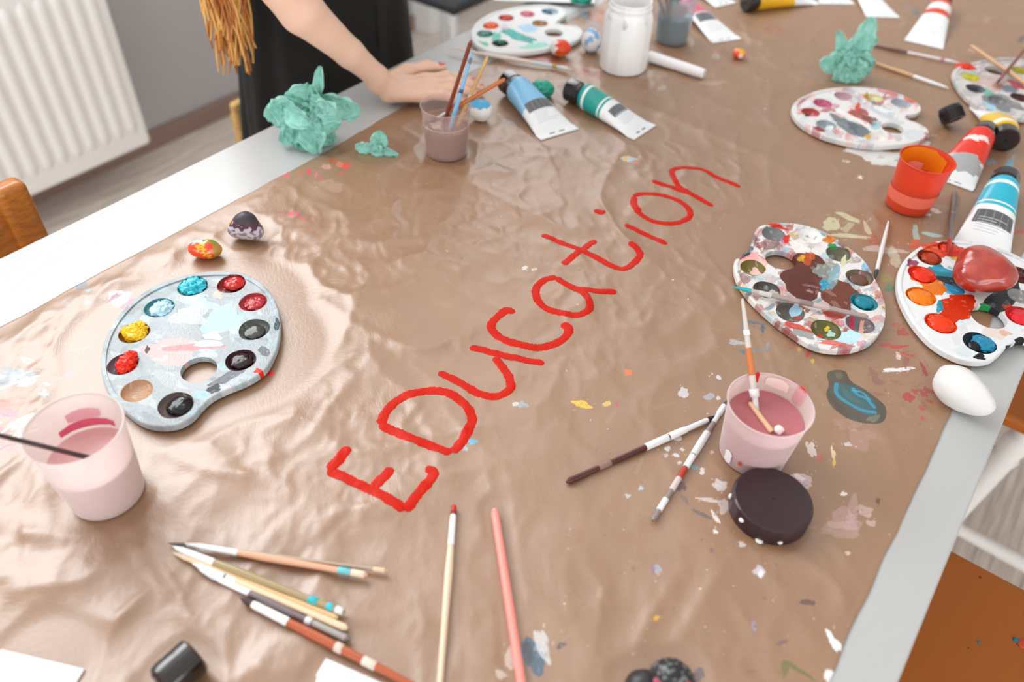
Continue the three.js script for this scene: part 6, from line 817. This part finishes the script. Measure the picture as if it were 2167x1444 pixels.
  // black dress: rings from hem to shoulders with soft hanging folds
  const ring = [[0.3, -1.115, 0.15, 0.195], [0.5, -1.11, 0.142, 0.182], [0.7, -1.1, 0.132, 0.17], [0.8, -1.095, 0.128, 0.162], [0.88, -1.088, 0.126, 0.158], [0.96, -1.075, 0.122, 0.15], [1.05, -1.052, 0.118, 0.144], [1.14, -1.03, 0.128, 0.158], [1.24, -1.005, 0.128, 0.17], [1.31, -0.985, 0.1, 0.165], [1.345, -0.975, 0.066, 0.085]];
  const dc = new THREE.CatmullRomCurve3(ring.map(([y, x, a, b]) => V(x, y, a))), db = new THREE.CatmullRomCurve3(ring.map(([y, x, a, b]) => V(b, y, 0))), N = 70, K = 120, pos = [], idx = [];
  for (let i = 0; i <= N; i++) { const c = dc.getPoint(i / N), b = db.getPoint(i / N).x; for (let k = 0; k <= K; k++) { const an = k / K * 6.28318, fo = 1 + 0.05 * sm(1.02, 0.5, c.y) * (Math.sin(an * 9 + 0.6 * n2(c.y * 3, an)) + 0.4 * Math.sin(an * 17 + 2)) + 0.012 * n2(an * 2.2, c.y * 7); pos.push(c.x + Math.cos(an) * c.z * fo, c.y, -0.935 + Math.sin(an) * b * fo); } }
  for (let i = 0; i < N; i++) for (let k = 0; k < K; k++) { const a = i * (K + 1) + k, b = a + K + 1; idx.push(a, b, a + 1, b, b + 1, a + 1); }
  const dg = new THREE.BufferGeometry(); dg.setAttribute('position', new THREE.Float32BufferAttribute(pos, 3)); dg.setIndex(idx); dg.computeVertexNormals();
  const black = new THREE.MeshPhysicalMaterial({ color: C('#0e0d0c'), roughness: 0.85, sheen: 0.1, sheenColor: C('#3a3834'), side: THREE.DoubleSide });
  part('dress', rel(dg), black, person, 'black dress with soft folds');
  for (const [s, e] of [[shR, E], [shL, ElL]]) part('sleeve', rel(rod(s.clone().add(V(0, 0.02, 0)), s.clone().lerp(e, 0.36), [[0, 0.045], [0.15, 0.06], [1, 0.056]], 28)), black, person);
  for (const [an, toe] of [[ankleR, V(-1.0, 0.03, -0.835)], [ankleL, V(-1.0, 0.03, -1.045)]]) part('shoe', rel(merged([new THREE.SphereGeometry(1, 20, 14).scale(0.125, 0.042, 0.046).translate((an.x + toe.x) / 2 + 0.01, 0.042, (an.z + toe.z) / 2)])), std('#2a2624', 0.5), person);
  // long wavy ginger hair falling over the near shoulder
  const strands = [];
  const hairTo = P(484, 70, 0.83), hr = () => rr(-1, 1);
  for (let i = 0; i < 230; i++) {
    const a = rr(-2.6, 2.6), sx = hd(-0.045 + 0.03 * hr(), 0.085 + 0.02 * hr(), 0).add(V(0, 0, 0)), s0 = hd(-0.03 + 0.06 * Math.cos(a) * 0.6, 0.1 - 0.02 * Math.abs(Math.sin(a)), Math.sin(a) * 0.06), near = i < 180;
    const s1 = hd(-0.07 + 0.015 * hr(), 0.0, near ? 0.06 + 0.03 * rnd() : hr() * 0.08);
    const end = near ? V(hairTo.x + 0.032 * hr(), hairTo.y + 0.07 * (rnd() + rnd() - 1) - 0.005, hairTo.z + 0.018 * hr()) : V(-1.09 + 0.03 * hr(), 1.02 + rr(-0.05, 0.1), -0.96 + 0.09 * hr());
    const s2 = near ? V(-1.0 + 0.03 * hr(), 1.24 + 0.02 * hr(), -0.71 + 0.025 * hr()) : V(-1.05 + 0.03 * hr(), 1.26, -0.94 + 0.07 * hr()), s3 = s2.clone().lerp(end, 0.5).add(V(0.02 * hr(), 0, 0.02 * hr()));
    const ph = rr(0, 6), pts = new THREE.CatmullRomCurve3([s0, s1, s2, s3, end]).getPoints(26).map((p, k) => p.add(V(Math.sin(k * 0.9 + ph) * 0.007, 0, Math.cos(k * 0.9 + ph) * 0.007).multiplyScalar(sm(6, 14, k))));
    const c = new THREE.CatmullRomCurve3(pts), T = new THREE.TubeGeometry(c, 40, near ? 0.0032 : 0.005, 6), p = T.attributes.position; for (let q = 0; q < p.count; q++) { const u = Math.floor(q / 7) / 40, ctr = c.getPointAt(Math.min(1, u)), k = 0.12 + 0.88 * Math.sin(Math.PI * clamp(0.12 + 0.86 * (1 - Math.max(0, u - 0.55) / 0.45 * 0.98) * 0.5, 0, 1)); p.setXYZ(q, ctr.x + (p.getX(q) - ctr.x) * k, ctr.y + (p.getY(q) - ctr.y) * k, ctr.z + (p.getZ(q) - ctr.z) * k); }
    T.computeVertexNormals(); strands.push(T);
  }
  const cap = field([[hd(-0.03, 0.05, 0), hd(-0.005, 0.055, 0), 0.09, 0.086, [1, 1, 1.05]], [hd(-0.06, 0.02, 0), hd(-0.07, -0.05, 0), 0.07, 0.05]], head.clone().add(V(-0.17, -0.15, -0.17)), 0.34, 60, 0.01);
  const hairG = mergeGeometries([merged(strands), ...[merged([cap])]]); paintVerts(hairG, (x, y, z) => (n3(x * 90, y * 8, z * 90) > 0.15 ? '#e8b464' : n3(x * 60 + 9, y * 6, z * 60) > 0 ? '#b0662a' : '#d08c40'));
  part('hair', rel(hairG), std('#ffffff', 0.42, { vertexColors: true }), person, 'long wavy ginger hair');
}

renderer.render(scene, camera);
